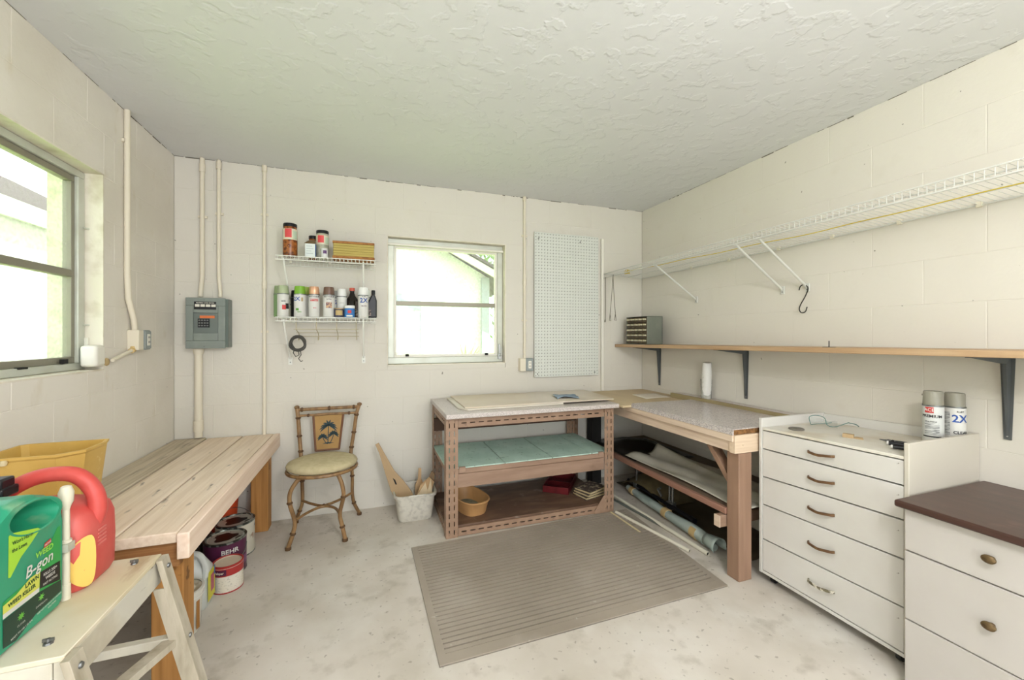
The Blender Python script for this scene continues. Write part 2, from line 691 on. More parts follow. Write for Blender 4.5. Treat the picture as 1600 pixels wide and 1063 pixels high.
# ------------------------------------------------------------------ outside
M_lawn = mat('lawn', '#8fae5c', 0.9, layers=[('#a6c074', (3, 3, 3), 0.4, 0.7, 0.8)], world=True)
struct('lawn', bx(-25, YB + TH + .02, -.35, 25, 30, -.05).box(-25, -12, -.35, XL - TH - .02, YB + TH + .02, -.05), M_lawn, smooth=0)['label'] = 'green lawn outside the windows'
struct('sun_shade_roof', bx(XL - .6, YF - .9, ZC + .15, XR + .6, YB + .65, ZC + .3), M_white, smooth=0)['label'] = 'unseen roof slab over the workshop, its eaves added to keep the sun out'  # overhang added to stop sun entering through the doorway
M_stucco = mat('outside_stucco', '#e6e3e0', 0.9, bump=(40, .3, .004), world=True)
M_shin = mat('shingles', '#453f39', 0.9, layers=[('#38322d', (6, 30, 30), .4, .7, .8)], world=True)
hs = root('neighbour_house', 'white stucco house with a sloping gable seen through the back window', 'house', (1.0, 8.0, -.05))
hy = 7.0
# gable wall: sloped top falls to the right
gb = MB().prism([(-3.2, -.05), (2.02, -.05), (2.02, 2.30), (.9, 2.92), (-3.2, 4.6)], hy, hy + 4, 'xz')
make('gable_wall', gb, M_stucco, hs, smooth=0)
fs_ = MB().prism([(2.5, 2.02), (2.5, 2.14), (-3.4, 5.1), (-3.4, 4.98)], hy - .4, hy - .34, 'xz')
make('fascia_board', fs_, M_white, hs, smooth=0)
rf = MB().prism([(2.52, 2.145), (2.52, 2.19), (-3.4, 5.16), (-3.4, 5.105)], hy - .45, hy + 4.2, 'xz')
make('roof', rf, M_shin, hs, smooth=0)
wn = frame_rect(MB(), 'x', .0, .86, 1.0, 2.03, .05, hy - .04, hy + .01)
hw = make('window', wn, M_white, hs)
M_hpane = mat('far_pane', '#9aa3ad', 0.15)
for (q0, q1) in ((1.05, 1.33), (1.37, 1.66), (1.70, 1.98)):
    make('pane', bx(.05, hy - .02, q0, .81, hy - .012, q1), M_hpane, hw)
make('downpipe', bx(1.86, hy - .1, -.05, 1.99, hy, 2.3), mat('grey_board', '#a3a7ad', .7), hs)
h2 = root('garden_building', 'white building with a grey roof and pale green fascia seen through the left window', 'building', (-7, 8.4, -.05))
make('outer_wall', bx(-9, 2.0, -.05, -5.08, 14, 3.1), M_stucco, h2, smooth=0)
make('fascia_board', bx(-5.02, 1.6, 3.02, -4.96, 14.4, 3.3), mat('pale_green_board', '#cfdcc8', .7), h2)
make('roof', MB().prism([(-5.0, 3.3), (-9, 5.4), (-9, 5.3), (-5.0, 3.22)], 1.5, 14.5, 'xz'), M_shin, h2, smooth=0)
# spiky plant
M_leaf = mat('agave_leaf', '#a9c07a', .6)
ag = root('spiky_plant', 'spiky yucca plant standing against the white house outside', 'plant', (1.45, 6.4, -.05))
rnd = random.Random(3)
for i in range(22):
    a = rnd.uniform(0, 2 * PI)
    el = rnd.uniform(.3, 1.4)
    L_ = rnd.uniform(.35, .6)
    d = Vector((math.cos(a) * math.cos(el), math.sin(a) * math.cos(el), math.sin(el)))
    sd = d.cross(Vector((0, 0, 1))).normalized() * .022
    b0 = Vector((1.45, 6.4, .72))
    m_ = MB()
    tip = b0 + d * L_
    mid = b0 + d * L_ * .5 + Vector((0, 0, .02))
    up = sd.cross(d).normalized() * .006
    m_.add([b0 - sd, b0 + sd, mid + sd, tip, mid - sd, b0 + up, mid + up * 1.5], [(0, 5, 6, 4), (5, 1, 2, 6), (4, 6, 3), (6, 2, 3), (0, 4, 3, 2, 1)])
    make('leaf', m_, M_leaf, ag, smooth=0)
make('stem', tb([(1.45, 6.4, -.05), (1.46, 6.4, .4), (1.45, 6.4, .75)], [.05, .04, .04], 8), mat('bark', '#7a6a50', .9), ag)
# tree
tr = root('leafy_tree', 'leafy tree rising beyond the gable outside the back window', 'tree', (4.2, 12.5, -.05))
make('trunk', tb([(4.2, 12.5, -.05), (4.1, 12.5, 1.5), (4.3, 12.5, 3.2)], [.2, .16, .1], 10), MATS['bark'], tr)
cr = MB()
for i in range(1500):
    p = Vector((4.2 + rnd.gauss(0, 1.0), 12.5 + rnd.gauss(0, .8), 4.2 + rnd.gauss(0, 1.0)))
    a = Vector((rnd.uniform(-1, 1), rnd.uniform(-1, 1), rnd.uniform(-1, 1))).normalized() * .11
    b = a.cross(Vector((rnd.uniform(-1, 1), rnd.uniform(-1, 1), 1))).normalized() * .05
    cr.add([p - a, p + b, p + a, p - b], [(0, 1, 2, 3)])
cr_o = make('crown', cr, mat('tree_leaf', '#7d9660', .7), tr, smooth=0)
cr_o['kind'] = 'stuff'

# ------------------------------------------------------------------ wall services
def conduit(label, x, y, z0, z1, r, couplings=(), bend=None, group=None):
    t = root('conduit', label, 'pipe', (x, y, z0), group)
    pts = [(x, y, z0), (x, y, z1)]
    if bend:
        pts = [(x + bend, y, z0), (x + bend, y, z0 + .03), (x, y, z0 + .13), (x, y, z1)]
    make('pipe', tb(pts, r, 12), M_pvc, t)
    for c in couplings:
        make('coupling', MB().lathe([(r + .004, 0), (r + .004, .05)], (x, y, c), 14), M_pvc, t)
        make('strap', bx(x - r - .012, y + r * .3, c - .30, x + r + .012, YB - .0005, c - .285), M_pvc, t)
    return t


conduit('left one of the two painted conduits above the grey breaker panel', -1.035, 3.165, 1.535, ZC - .002, .013, (2.35,), -.008)
conduit('right one of the two painted conduits above the grey breaker panel', -.943, 3.166, 1.535, ZC - .002, .011, (2.38,), 0.008)
t = conduit('thick painted conduit from the breaker panel down to the wooden bench', -1.052, 3.157, .62, 1.198, .022, ())
make('coupling', MB().lathe([(.027, 0), (.027, .07)], (-1.052, 3.157, .66), 16), M_pvc, t)
make('coupling', MB().lathe([(.026, 0), (.03, .035)], (-1.052, 3.157, 1.16), 16), M_pvc, t)
conduit('tall thin painted conduit from ceiling to the bench end, left of the wire shelves', -.681, 3.169, .605, ZC - .002, .011, (2.40, 1.6))
conduit('thin painted conduit between the back window and the pegboard', 1.222, 3.169, 1.09, ZC - .002, .011, (2.41, 1.7))

# breaker panel
M_bp = mat('panel_grey', '#7f8680', .5, .0, layers=[('#90978f', (14, 14, 14), .5, .75, .5)])
bp = root('breaker_panel', 'grey metal breaker panel with an orange tag and black switches', 'breaker panel', (-.99, 3.14, 1.2))
make('enclosure', bx(-1.092, 3.098, 1.203, -.872, 3.182, 1.518), M_bp, bp, bevel=.004)
dm = MB()
frame_rect(dm, 'x', -1.098, -.884, 1.198, 1.522, .04, 3.086, 3.098, .05)
dm.box(-1.058, 3.088, 1.248, -.924, 3.098, 1.297)
dm.box(-1.058, 3.088, 1.425, -.924, 3.098, 1.472)
make('cover', dm, M_bp, bp, bevel=.003)
make('inner_plate', bx(-1.056, 3.094, 1.30, -.926, 3.098, 1.422), mat('panel_dark', '#6b736e', .45, .0), bp)
make('hinge_strip', bx(-.884, 3.092, 1.205, -.87, 3.10, 1.515), mat('panel_edge', '#5c6660', .5), bp)
make('label_plate', bx(-1.052, 3.085, 1.447, -.934, 3.0885, 1.497), M_black, bp)
for k in range(4):
    make('directory_tag', bx(-1.047 + k * .029, 3.0835, 1.464, -1.023 + k * .029, 3.0855, 1.480), mat('tag_white', '#ddd9cc', .6), bp)
make('lettering', text_flat('SQUARE D  LOAD CENTER', .008, (-.993, 3.0845, 1.489), (1, 0, 0), (0, 0, 1), bold=.0003), MATS['tag_white'], bp)
make('orange_tag', bx(-1.024, 3.0905, 1.392, -.944, 3.0945, 1.408), mat('orange_print', '#d8743f', .6), bp)
make('switch_bank', bx(-1.032, 3.084, 1.333, -.972, 3.0945, 1.388), M_black, bp)
for i in range(4):
    for j in range(3):
        make('switch', bx(-1.028 + i * .0145, 3.0815, 1.340 + j * .017, -1.019 + i * .0145, 3.0845, 1.348 + j * .017), M_steel, bp)
make('screw', MB().lathe([(.004, 0), (.003, .003)], (0, 0, 0), 8, M=Matrix.Translation((-1.0, 3.087, 1.508)) @ Matrix.Rotation(PI / 2, 4, 'X')), M_steel, bp)
make('screw', MB().lathe([(.004, 0), (.003, .003)], (0, 0, 0), 8, M=Matrix.Translation((-1.0, 3.087, 1.212)) @ Matrix.Rotation(PI / 2, 4, 'X')), M_steel, bp)


# outlets: built for the back wall, rotated for the left
def outlet(label, loc, rz):
    t = root('wall_outlet', label, 'outlet', loc)
    def pt(name, mb, m, bevel=0):
        mb.xf(Matrix.Translation(loc) @ Matrix.Rotation(rz, 4, 'Z'))
        return make(name, mb, m, t, bevel=bevel)
    pt('back_box', bx(-.055, -.05, 0, -.005, 0, .105), M_pvc, .003)
    pt('box', bx(-.005, -.052, 0, .062, 0, .105), mat('outlet_grey', '#858c8a', .5, .0), .004)
    pt('cover_plate', bx(-.003, -.056, .006, .06, -.052, .1), mat('cover_grey', '#969c9a', .4, .1), .002)
    pt('receptacle', bx(.014, -.060, .022, .042, -.056, .084), M_white, .003)
    for zz in (.036, .062):
        s_ = pt('socket_slots', MB().box(.021, -.0612, zz, .024, -.0602, zz + .01).box(.031, -.0612, zz, .034, -.0602, zz + .01), M_dark)
    return t


outlet('grey metal outlet box on the back wall beside the pegboard', (1.225, YB, .985), 0)
outlet('grey metal outlet box on the left wall right of the window', (XL, 2.70, 1.205), PI / 2)
t = root('conduit', 'painted conduit running from the ceiling to the outlet beside the left window', 'pipe', (-1.178, 2.62, 1.31))
make('pipe', tb([(-1.172, 2.675, 1.31), (-1.172, 2.668, 1.36), (-1.176, 2.625, 1.47), (-1.178, 2.618, 1.6), (-1.178, 2.618, ZC - .002)], .013, 12), M_pvc, t)
make('strap', bx(XL + .0005, 2.597, 2.27, XL + .012, 2.64, 2.285), M_pvc, t)
t = root('conduit', 'short slanting conduit stub between the outlet and the white round cover by the left window', 'pipe', (-1.17, 2.55, 1.13))
make('pipe', tb([(-1.17, 2.475, 1.162), (-1.17, 2.55, 1.182), (-1.168, 2.635, 1.203)], .0085, 10), M_pvc, t)
make('elbow', tb([(-1.168, 2.632, 1.202), (-1.168, 2.65, 1.206), (-1.168, 2.655, 1.222)], .014, 10), mat('old_elbow', '#cdb27a', .7), t)
make('mortar_patch', MB().lathe([(.02, 0), (.017, .006), (.006, .01)], (0, 0, 0), 9, M=Matrix.Translation((XL, 2.472, 1.155)) @ Matrix.Rotation(PI / 2, 4, 'Y')), mat('brown_putty', '#b49d71', .9), t)
o = make('box_cover', bx(XL - .052, 2.378, 1.137, XL + .010, 2.4505, 1.236), M_white, None, bevel=.012)
tag(o, 'white rounded cover box in the lower corner of the left window opening', 'cover')

# pegboard -------------------------------------------------------------------------------
pg = root('pegboard', 'tall pale grey pegboard with rows of small holes hung on the back wall', 'pegboard', (1.615, 3.16, .93))
pb = MB()
px0, pz0, pw, ph = 1.306, .928, .618, 1.228
nx, nz = 23, 46
cw, ch = pw / nx, ph / nz
yf, yk = 3.158, 3.163
K = 8
for i in range(nx):
    for j in range(nz):
        cx, cz = px0 + (i + .5) * cw, pz0 + (j + .5) * ch
        out = [(cx - cw / 2, cz - ch / 2), (cx, cz - ch / 2), (cx + cw / 2, cz - ch / 2), (cx + cw / 2, cz), (cx + cw / 2, cz + ch / 2), (cx, cz + ch / 2), (cx - cw / 2, cz + ch / 2), (cx - cw / 2, cz)]
        inn = [(cx + .0038 * math.cos(-3 * PI / 4 + 2 * PI * k / K), cz + .0038 * math.sin(-3 * PI / 4 + 2 * PI * k / K)) for k in range(K)]
        vs = [(a, yf, b) for a, b in out] + [(a, yf, b) for a, b in inn] + [(a, yk, b) for a, b in inn]
        fs = []
        for k in range(K):
            k2 = (k + 1) % K
            fs.append((k, k2, K + k2, K + k))
            fs.append((K + k, K + k2, 2 * K + k2, 2 * K + k))
        pb.add(vs, fs)
pb.add([(px0, yk, pz0), (px0 + pw, yk, pz0), (px0 + pw, yk, pz0 + ph), (px0, yk, pz0 + ph), (px0, yf, pz0), (px0 + pw, yf, pz0), (px0 + pw, yf, pz0 + ph), (px0, yf, pz0 + ph)],
       [(0, 1, 5, 4), (1, 2, 6, 5), (2, 3, 7, 6), (3, 0, 4, 7)])
M_peg = mat('pegboard_face', '#d3d5cd', .55)
make('board', pb, M_peg, pg, smooth=0)
make('hole_shade_sheet', bx(px0 + .002, yk + .001, pz0 + .002, px0 + pw - .002, yk + .003, pz0 + ph - .002), mat('hole_shade', '#4a4034', .9), pg)  # dark sheet added behind the holes, standing in for the shade in them
make('spacer_strip', bx(px0 + .01, yk + .003, pz0 + .05, px0 + .03, YB - .001, pz0 + ph - .05), M_dark, pg)
make('spacer_strip', bx(px0 + pw - .03, yk + .003, pz0 + .05, px0 + pw - .01, YB - .001, pz0 + ph - .05), M_dark, pg)
for (hx, hz) in ((1.34, 2.10), (1.735, 2.095)):
    make('peg_hook', tb([(hx, 3.158, hz), (hx, 3.14, hz - .004), (hx, 3.135, hz + .012)], .0025, 6), M_steel, pg)
for (hx, hz) in ((1.335, .955), (1.885, .955)):
    make('screw', MB().lathe([(.006, 0), (.004, .003)], (0, 0, 0), 8, M=Matrix.Translation((hx, 3.158, hz)) @ Matrix.Rotation(PI / 2, 4, 'X')), M_steel, pg)
o = make('batten', bx(1.958, 3.162, .786, 1.982, YB - .0005, 2.148), M_white, None, bevel=.002)
tag(o, 'narrow painted wooden batten on the wall just right of the pegboard', 'batten')


# ------------------------------------------------------------------ small wire shelves on the back wall
def wall_shelf(label, zf, brace_x, zb):
    xa, xb, yfr = -.570, .040, 2.935
    t = root('wire_shelf', label, 'shelf', ((xa + xb) / 2, 3.06, zf))
    dk = MB()
    n = 25
    for i in range(n):
        x = xa + .012 + (xb - xa - .024) * i / (n - 1)
        dk.tube([(x, yfr, zf - .027), (x, yfr, zf), (x, YB - .006, zf), (x, YB - .006, zf - .03)], .0017, 5)
    d_ = make('deck_wires', dk, M_wire, t)
    for (yy, zz) in ((yfr, zf - .003), (yfr, zf - .028), (3.06, zf - .004), (YB - .009, zf - .003), (YB - .009, zf - .03)):
        make('rail', tb([(xa, yy, zz), (xb, yy, zz)], .003, 8), M_wire, t)
    for bxx in brace_x:
        br = make('brace', tb([(bxx, yfr + .004, zf - .015), (bxx, yfr + .02, zf - .05), (bxx, YB - .012, zb + .02)], .0058, 8), M_wire, t)
        make('foot_plate', MB().box(bxx - .012, YB - .008, zb - .02, bxx + .012, YB - .0005, zb + .03), M_wire, br)
        make('screw', MB().lathe([(.004, 0), (.003, .003)], (0, 0, 0), 8, M=Matrix.Translation((bxx, YB - .008, zb - .004)) @ Matrix.Rotation(PI / 2, 4, 'X')), M_steel, br)
    for k in range(3):
        x = xa + .05 + k * .25
        make('wall_clip', bx(x - .008, YB - .016, zf - .012, x + .008, YB - .0005, zf + .008), M_white, t)
    return t


wall_shelf('upper white wire shelf on the back wall holding jars and a yellow box', 1.797, (-.525, -.045), 1.50)
wall_shelf('lower white wire shelf on the back wall holding spray cans', 1.402, (-.525, -.045), 1.098)

# under-shelf hook rack
rk = root('hook_rack', 'tan wire hook rack hanging under the lower wire shelf', 'hook rack', (-.27, 3.0, 1.27))
for (yy, zz) in ((2.96, 1.322), (3.06, 1.30), (3.09, 1.275)):
    make('cross_bar', tb([(-.47, yy, zz), (-.075, yy, zz)], .0028, 6), M_wire_d, rk)
for x in (-.455, -.335, -.212, -.09):
    make('hook', tb([(x, 2.955, 1.402), (x, 2.955, 1.32), (x, 3.06, 1.297), (x, 3.09, 1.273), (x, 3.085, 1.255), (x, 3.055, 1.25), (x, 3.045, 1.27)], .0028, 6), M_wire_d, rk)
# coiled cable on the rack
cb = root('coiled_cable', 'coil of dark grey steel cable hanging from the wire hook rack', 'cable', (-.46, 3.06, 1.10))
for k in range(7):
    pts = []
    rr = .049 - .0045 * (k % 4)
    for i in range(28):
        a = 2 * PI * i / 28
        pts.append((-.458 + rr * math.cos(a) + .003 * math.sin(3 * a + k), 3.03 + .006 * k + .004 * math.sin(2 * a + k), 1.228 + rr * 1.08 * math.sin(a)))
    make('coil', tb(pts, .0036, 6, closed=True), mat('grey_cable', '#56544f', .45, .3), cb)
make('cable_end', tb([(-.478, 3.04, 1.19), (-.485, 3.04, 1.165), (-.47, 3.035, 1.14), (-.45, 3.035, 1.15), (-.452, 3.03, 1.175)], .0032, 6), MATS['grey_cable'], cb)
make('cable_end', tb([(-.445, 3.05, 1.19), (-.44, 3.05, 1.15), (-.455, 3.05, 1.125), (-.44, 3.045, 1.105), (-.43, 3.045, 1.112)], .0032, 6), MATS['grey_cable'], cb)

# ------------------------------------------------------------------ cans, jars, bottles
INK = mat('black_ink', '#1d1d20', .5)
BLUE = mat('blue_ink', '#2a4f9a', .5)
RED = mat('red_ink', '#c43a38', .5)
GREEN = mat('green_ink', '#5f9a3c', .5)


def spray_can(label, x, y, z, body, cap, r=.033, h=.2, group=None, marks=(), ang=None, patches=(), clear=False, cname=None):
    t = root(cname or 'spray_can', label, 'spray can', (x, y, z), group)
    hb = h * .74
    make('can_body', MB().lathe([(r * .93, 0), (r, .004), (r, hb - .006), (r * .93, hb), (r * .8, hb + .008)], (x, y, z), 24), body, t)
    make('rim', MB().lathe([(r * 1.02, hb - .004), (r * 1.02, hb + .002)], (x, y, z), 24), M_steel, t)
    zc = z + hb + .001
    hc = h - hb
    if clear:
        make('cap', MB().lathe([(r * .97, 0), (r * .93, hc * .92), (r * .86, hc), (r * .80, hc - .001), (r * .88, hc * .9), (r * .92, 0)], (x, y, zc), 24, cap=False), cap, t)
        make('nozzle', MB().lathe([(.012, 0), (.012, .008), (.006, .01), (.006, .03)], (x, y, zc), 12), M_white, t)
    else:
        make('cap', MB().lathe([(r * .92, 0), (r * .97, .004), (r * .88, hc * .85), (r * .82, hc), (r * .3, hc + .001)], (x, y, zc), 24), cap, t)
    a = facing(x, y) if ang is None else ang
    for (m, da, half, q0, q1) in patches:
        make('label_print', patch_wrap((x, y), r + .0006, a + da, half, z + q0, z + q1), m, t)
    for (s_, size, m, da, zz) in marks:
        make('lettering', text_wrap(s_, size, (x, y), r + .0011, a + da, z + zz, bold=size * .02), m, t)
    return t


Z1 = 1.4045        # top of the lower shelf wires
LABELW = mat('can_white', '#d2d0ca', .35)
spray_can('spray can with sage green cap and cherry picture at left of lower shelf', -.535, 2.985, Z1, LABELW, mat('cap_sage', '#a5b08c', .5), r=.034,
          patches=((RED, .15, .32, .045, .075), (INK, .75, .35, .05, .085)), marks=(('satin', .014, INK, .05, .10),))
spray_can('dull green spray can half hidden at the far left of the lower shelf', -.572, 3.06, Z1, mat('can_dullgreen', '#7d9a6a', .4), mat('cap_dullgreen', '#8a9a72', .5), h=.205, r=.032)
spray_can('black spray can hidden behind the sage and lime capped cans', -.478, 3.085, Z1, M_black, M_black, h=.18, r=.030)
spray_can('spray can with bright lime green cap and leaf picture', -.437, 2.985, Z1, LABELW, mat('cap_lime', '#75a52e', .45), r=.036,
          patches=((GREEN, -.45, .25, .04, .055), (MATS['brown_putty'], .35, .15, .10, .125)), marks=(('2X', .036, BLUE, -.6, .115), ('satin', .014, GREEN, -.1, .032)))
spray_can('spray can with yellow green cap standing behind the lime capped one', -.418, 3.075, Z1, LABELW, mat('cap_yellowgreen', '#9db04a', .5), h=.205, r=.033)
spray_can('spray can with shiny copper coloured cap', -.352, 2.985, Z1, LABELW, mat('cap_copper', '#dba986', .3, .35), r=.034,
          patches=((RED, 0, .75, .104, .119),), marks=(('RUST-OLEUM', .0125, INK, 0, .134), ('METALLIC', .011, LABELW, 0, .112), ('gloss', .010, RED, .1, .06)))
spray_can('spray can with dark brown cap and a picture label', -.262, 2.985, Z1, LABELW, mat('cap_brown', '#6d5345', .4, .1), r=.037,
          patches=((mat('can_photo', '#7c5f66', .5, layers=[('#c9a27c', (60, 60, 60), .45, .55, 1)]), .0, .5, .06, .098),),
          marks=(('RUST-OLEUM', .0125, INK, 0, .136), ('SATIN', .011, INK, 0, .118)))
spray_can('spray can with grey cap and blue print squeezed behind the brown capped one', -.218, 3.07, Z1, LABELW, mat('cap_grey', '#9a9a94', .5), h=.185, r=.033,
          marks=(('2X', .036, BLUE, .25, .105),))
spray_can('plain all-white spray can near the middle of the lower shelf', -.185, 3.03, Z1, mat('can_plain', '#d9d9d4', .4), mat('cap_white', '#e2e2dd', .45), h=.195, r=.033, marks=(('primer', .010, MATS['cap_grey'], 0, .1),))
spray_can('white capped spray can with large blue print at the right of the shelf', -.045, 2.975, Z1, LABELW, MATS['cap_white'], r=.035, h=.205,
          marks=(('2X', .044, BLUE, .1, .115), ('ULTRA', .009, INK, .1, .142), ('GLOSS', .012, mat('brown_ink', '#5a3a36', .5), .15, .078)))
spray_can('white capped spray can standing behind the large blue print one', -.030, 3.092, Z1, LABELW, MATS['cap_white'], h=.20, r=.033)

t = root('small_tin', 'small tan and navy tin at the front of the lower shelf', 'tin', (-.2, 2.965, Z1))
x, y = -.198, 2.965
make('tin_body', MB().lathe([(.03, 0), (.031, .003), (.031, .05), (.03, .053)], (x, y, Z1), 24), mat('tin_navy', '#35354e', .4), t)
make('label_print', patch_wrap((x, y), .0316, facing(x, y), .75, Z1 + .012, Z1 + .046), mat('tin_tan', '#b9a06a', .5), t)
make('lid', MB().lathe([(.032, 0), (.032, .006)], (x, y, Z1 + .053), 24), mat('tin_lid', '#a58c5f', .4, .4), t)
t = root('plastic_jar', 'blue labelled plastic jar with a white lid on the lower shelf', 'jar', (-.13, 2.96, Z1))
x, y = -.132, 2.958
make('jar_body', MB().lathe([(.031, 0), (.033, .004), (.033, .055), (.03, .062)], (x, y, Z1), 24), mat('jar_blue', '#3a77b5', .4), t)
make('label_print', patch_wrap((x, y), .0336, facing(x, y), .35, Z1 + .026, Z1 + .046), RED, t)
make('label_print', patch_wrap((x, y), .0336, facing(x, y), .6, Z1 + .003, Z1 + .013), M_white, t)
make('lid', MB().lathe([(.034, 0), (.034, .016), (.031, .019)], (x, y, Z1 + .06), 24), MATS['cap_white'], t)
t = root('round_bottle', 'dark glass jug with a red cap at the back of the lower shelf', 'bottle', (-.13, 3.08, Z1))
x, y = -.12, 3.075
make('bottle_body', MB().lathe([(.05, 0), (.053, .01), (.053, .09), (.045, .12), (.022, .155), (.015, .175), (.015, .195)], (x, y, Z1), 24), mat('dark_glass', '#1d1712', .12), t)
make('label_print', patch_wrap((x, y), .0537, facing(x, y) + .2, .7, Z1 + .03, Z1 + .085), mat('label_orange', '#8a5a45', .5, layers=[('#1d1712', (50, 50, 50), .45, .5, 1)]), t)
make('cap', MB().lathe([(.018, 0), (.018, .022)], (x, y, Z1 + .19), 20), mat('cap_red', '#c4553f', .4), t)
t = root('small_bottle', 'small dark brown bottle beside the white capped spray can', 'bottle', (-.085, 3.0, Z1))
x, y = -.086, 3.0
make('bottle_body', MB().lathe([(.02, 0), (.021, .003), (.021, .075), (.012, .095), (.012, .11)], (x, y, Z1), 18), mat('brown_bottle', '#3a3028', .3), t)
make('label_print', patch_wrap((x, y), .0216, facing(x, y), .8, Z1 + .015, Z1 + .055), mat('label_dull', '#8c8070', .6, layers=[('#2a2420', (70, 70, 140), .45, .5, 1)]), t)
t = root('oil_bottle', 'tall black plastic oil bottle at the right end of the lower shelf', 'bottle', (.01, 3.0, Z1))
ob = MB()
for (w_, z_) in ((.030, 0),):
    ob.prism([(-.022, 0), (.045, 0), (.045, .12), (.034, .155), (.030, .165), (.012, .165), (.004, .15), (-.022, .09)], 2.985, 3.045, 'xz')
ob.xf(Matrix.Translation((0, 0, Z1)))
make('bottle_body', ob, M_black, t, bevel=.008)
make('cap', MB().lathe([(.013, 0), (.013, .028), (.011, .031)], (.021, 3.015, Z1 + .163), 16), M_black, t)
make('label_print', bx(-.012, 2.984, Z1 + .015, .006, 2.9855, Z1 + .06), mat('label_red_grey', '#a8928a', .6, layers=[('#16161a', (40, 40, 120), .45, .5, 1)]), t)

Z2 = 1.7995


def nut_jar(label, x, y, r, h, fill, full=True):
    t = root('food_jar', label, 'jar', (x, y, Z2))
    hl = h - .022
    make('jar_body', MB().lathe([(r * .96, 0), (r, .006), (r, hl - .02), (r * .9, hl)], (x, y, Z2), 28), fill, t)
    make('lid', MB().lathe([(r * .95, 0), (r * .96, .018), (r * .9, .022)], (x, y, Z2 + hl), 28), M_black, t)
    a = facing(x, y)
    make('label_print', patch_wrap((x, y), r + .0006, a, 1.25, Z2 + hl * .55, Z2 + hl * .92, 14), mat('label_cream', '#d8cfb8', .5), t)
    make('label_print', patch_wrap((x, y), r + .0012, a - .28, .48, Z2 + hl * .62, Z2 + hl * .91, 8), mat('label_red', '#d3494a', .5), t)
    make('label_print', patch_wrap((x, y), r + .0012, a + .75, .35, Z2 + hl * .58, Z2 + hl * .85, 8), mat('label_mint', '#b9c9b0', .5), t)
    return t


M_screws = mat('screws_in_jar', '#9a5a26', .3, layers=[('#5a2a12', (40, 40, 40), .42, .58, 1), ('#c9803a', (55, 55, 55), .6, .66, .7)])
M_jard = mat('jar_pale', '#b7b39c', .3, layers=[('#8c9080', (20, 20, 20), .4, .6, .7)])
nut_jar('tall jar of rusty brown hardware at the left of the upper shelf', -.497, 3.0, .043, .215, M_screws)
nut_jar('jar with black lid and red label behind the open carton on the upper shelf', -.305, 3.02, .041, .19, M_jard)
nut_jar('narrow jar with black lid mostly hidden behind the open carton', -.37, 3.09, .03, .165, M_screws)
t = root('open_carton', 'small white and blue carton with its brown flap open on the upper shelf', 'box', (-.36, 2.98, Z2))
make('carton_side', MB().box(-.403, 2.958, Z2, -.343, 3.0, Z2 + .088), mat('carton_white', '#d6dcda', .6), t)
make('blue_side', bx(-.343, 2.959, Z2, -.3415, 2.999, Z2 + .088), mat('carton_blue', '#23509a', .6), t)
make('flap', MB().add([(-.408, 2.955, Z2 + .089), (-.342, 2.955, Z2 + .089), (-.345, 2.985, Z2 + .118), (-.385, 2.985, Z2 + .112), (-.408, 2.957, Z2 + .087), (-.342, 2.957, Z2 + .087), (-.345, 2.987, Z2 + .116), (-.385, 2.987, Z2 + .11)],
                      [(0, 1, 2, 3), (7, 6, 5, 4), (0, 4, 5, 1), (1, 5, 6, 2), (2, 6, 7, 3), (3, 7, 4, 0)]), mat('kraft_dark', '#6e5a3c', .8), t)
for k, w_ in enumerate((.04, .03, .042, .035)):
    make('print_line', bx(-.396, 2.9572, Z2 + .02 + k * .016, -.396 + w_, 2.958, Z2 + .025 + k * .016), mat('print_grey', '#b5bcc0', .6), t)
t = root('small_white_can', 'small white can with a purple mark between carton and yellow box', 'can', (-.285, 2.965, Z2))
x, y = -.287, 2.962
make('can_body', MB().lathe([(.021, 0), (.022, .003), (.022, .058), (.02, .061)], (x, y, Z2), 20), mat('white_tin', '#d5d4d2', .35), t)
make('label_print', patch_wrap((x, y), .0226, facing(x, y) + .1, .5, Z2 + .024, Z2 + .046), mat('purple_ink', '#5b3a6a', .5), t)
# yellow box of planks
M_ybox = mat('yellow_box', '#b9a55c', .7, layers=[('#a08c48', (3, 3, 90), .4, .65, .8), ('#8a6f38', (12, 12, 12), .65, .72, .8)])
M_obox = mat('brown_box_edge', '#a5713c', .75, layers=[('#7c4a22', (20, 20, 40), .45, .6, .8)])
t = root('flat_wooden_box', 'long yellow wooden box with brown edges on the upper shelf', 'box', (-.1, 3.02, Z2))
for k in range(5):
    zz = Z2 + .018 + k * .017
    make('slat', bx(-.232, 2.953 + .0015 * (k % 2), zz, .025, 2.968, zz + .0165), M_ybox, t, bevel=.0015)
make('lid', bx(-.238, 2.948, Z2 + .103, .028, 3.09, Z2 + .118), M_obox, t, bevel=.004)
make('base', bx(-.238, 2.948, Z2, .03, 3.09, Z2 + .018), M_obox, t, bevel=.003)
make('back_panel', bx(-.235, 2.969, Z2 + .018, .026, 3.085, Z2 + .103), mat('box_inner', '#8a7040', .8), t)

# ------------------------------------------------------------------ chair
M_bam = mat('bamboo_metal', '#92714a', .4, layers=[('#6b4e30', (30, 30, 8), .42, .65, .85), ('#b48f60', (25, 25, 25), .62, .75, .5)])
M_node = mat('bamboo_node', '#5c4127', .5)
M_seat = mat('seat_fabric', '#c0b38f', .9, layers=[('#b0a27e', (30, 30, 30), .4, .6, .6)], bump=(250, .3, .001))
M_panel = mat('back_panel_gold', '#a58046', .55, layers=[('#8d6a38', (8, 8, 8), .4, .7, .6)])
ch = root('cafe_chair', 'bamboo-look metal chair with beige round seat and palm tree back panel', 'chair', (-.29, 2.9, 0))


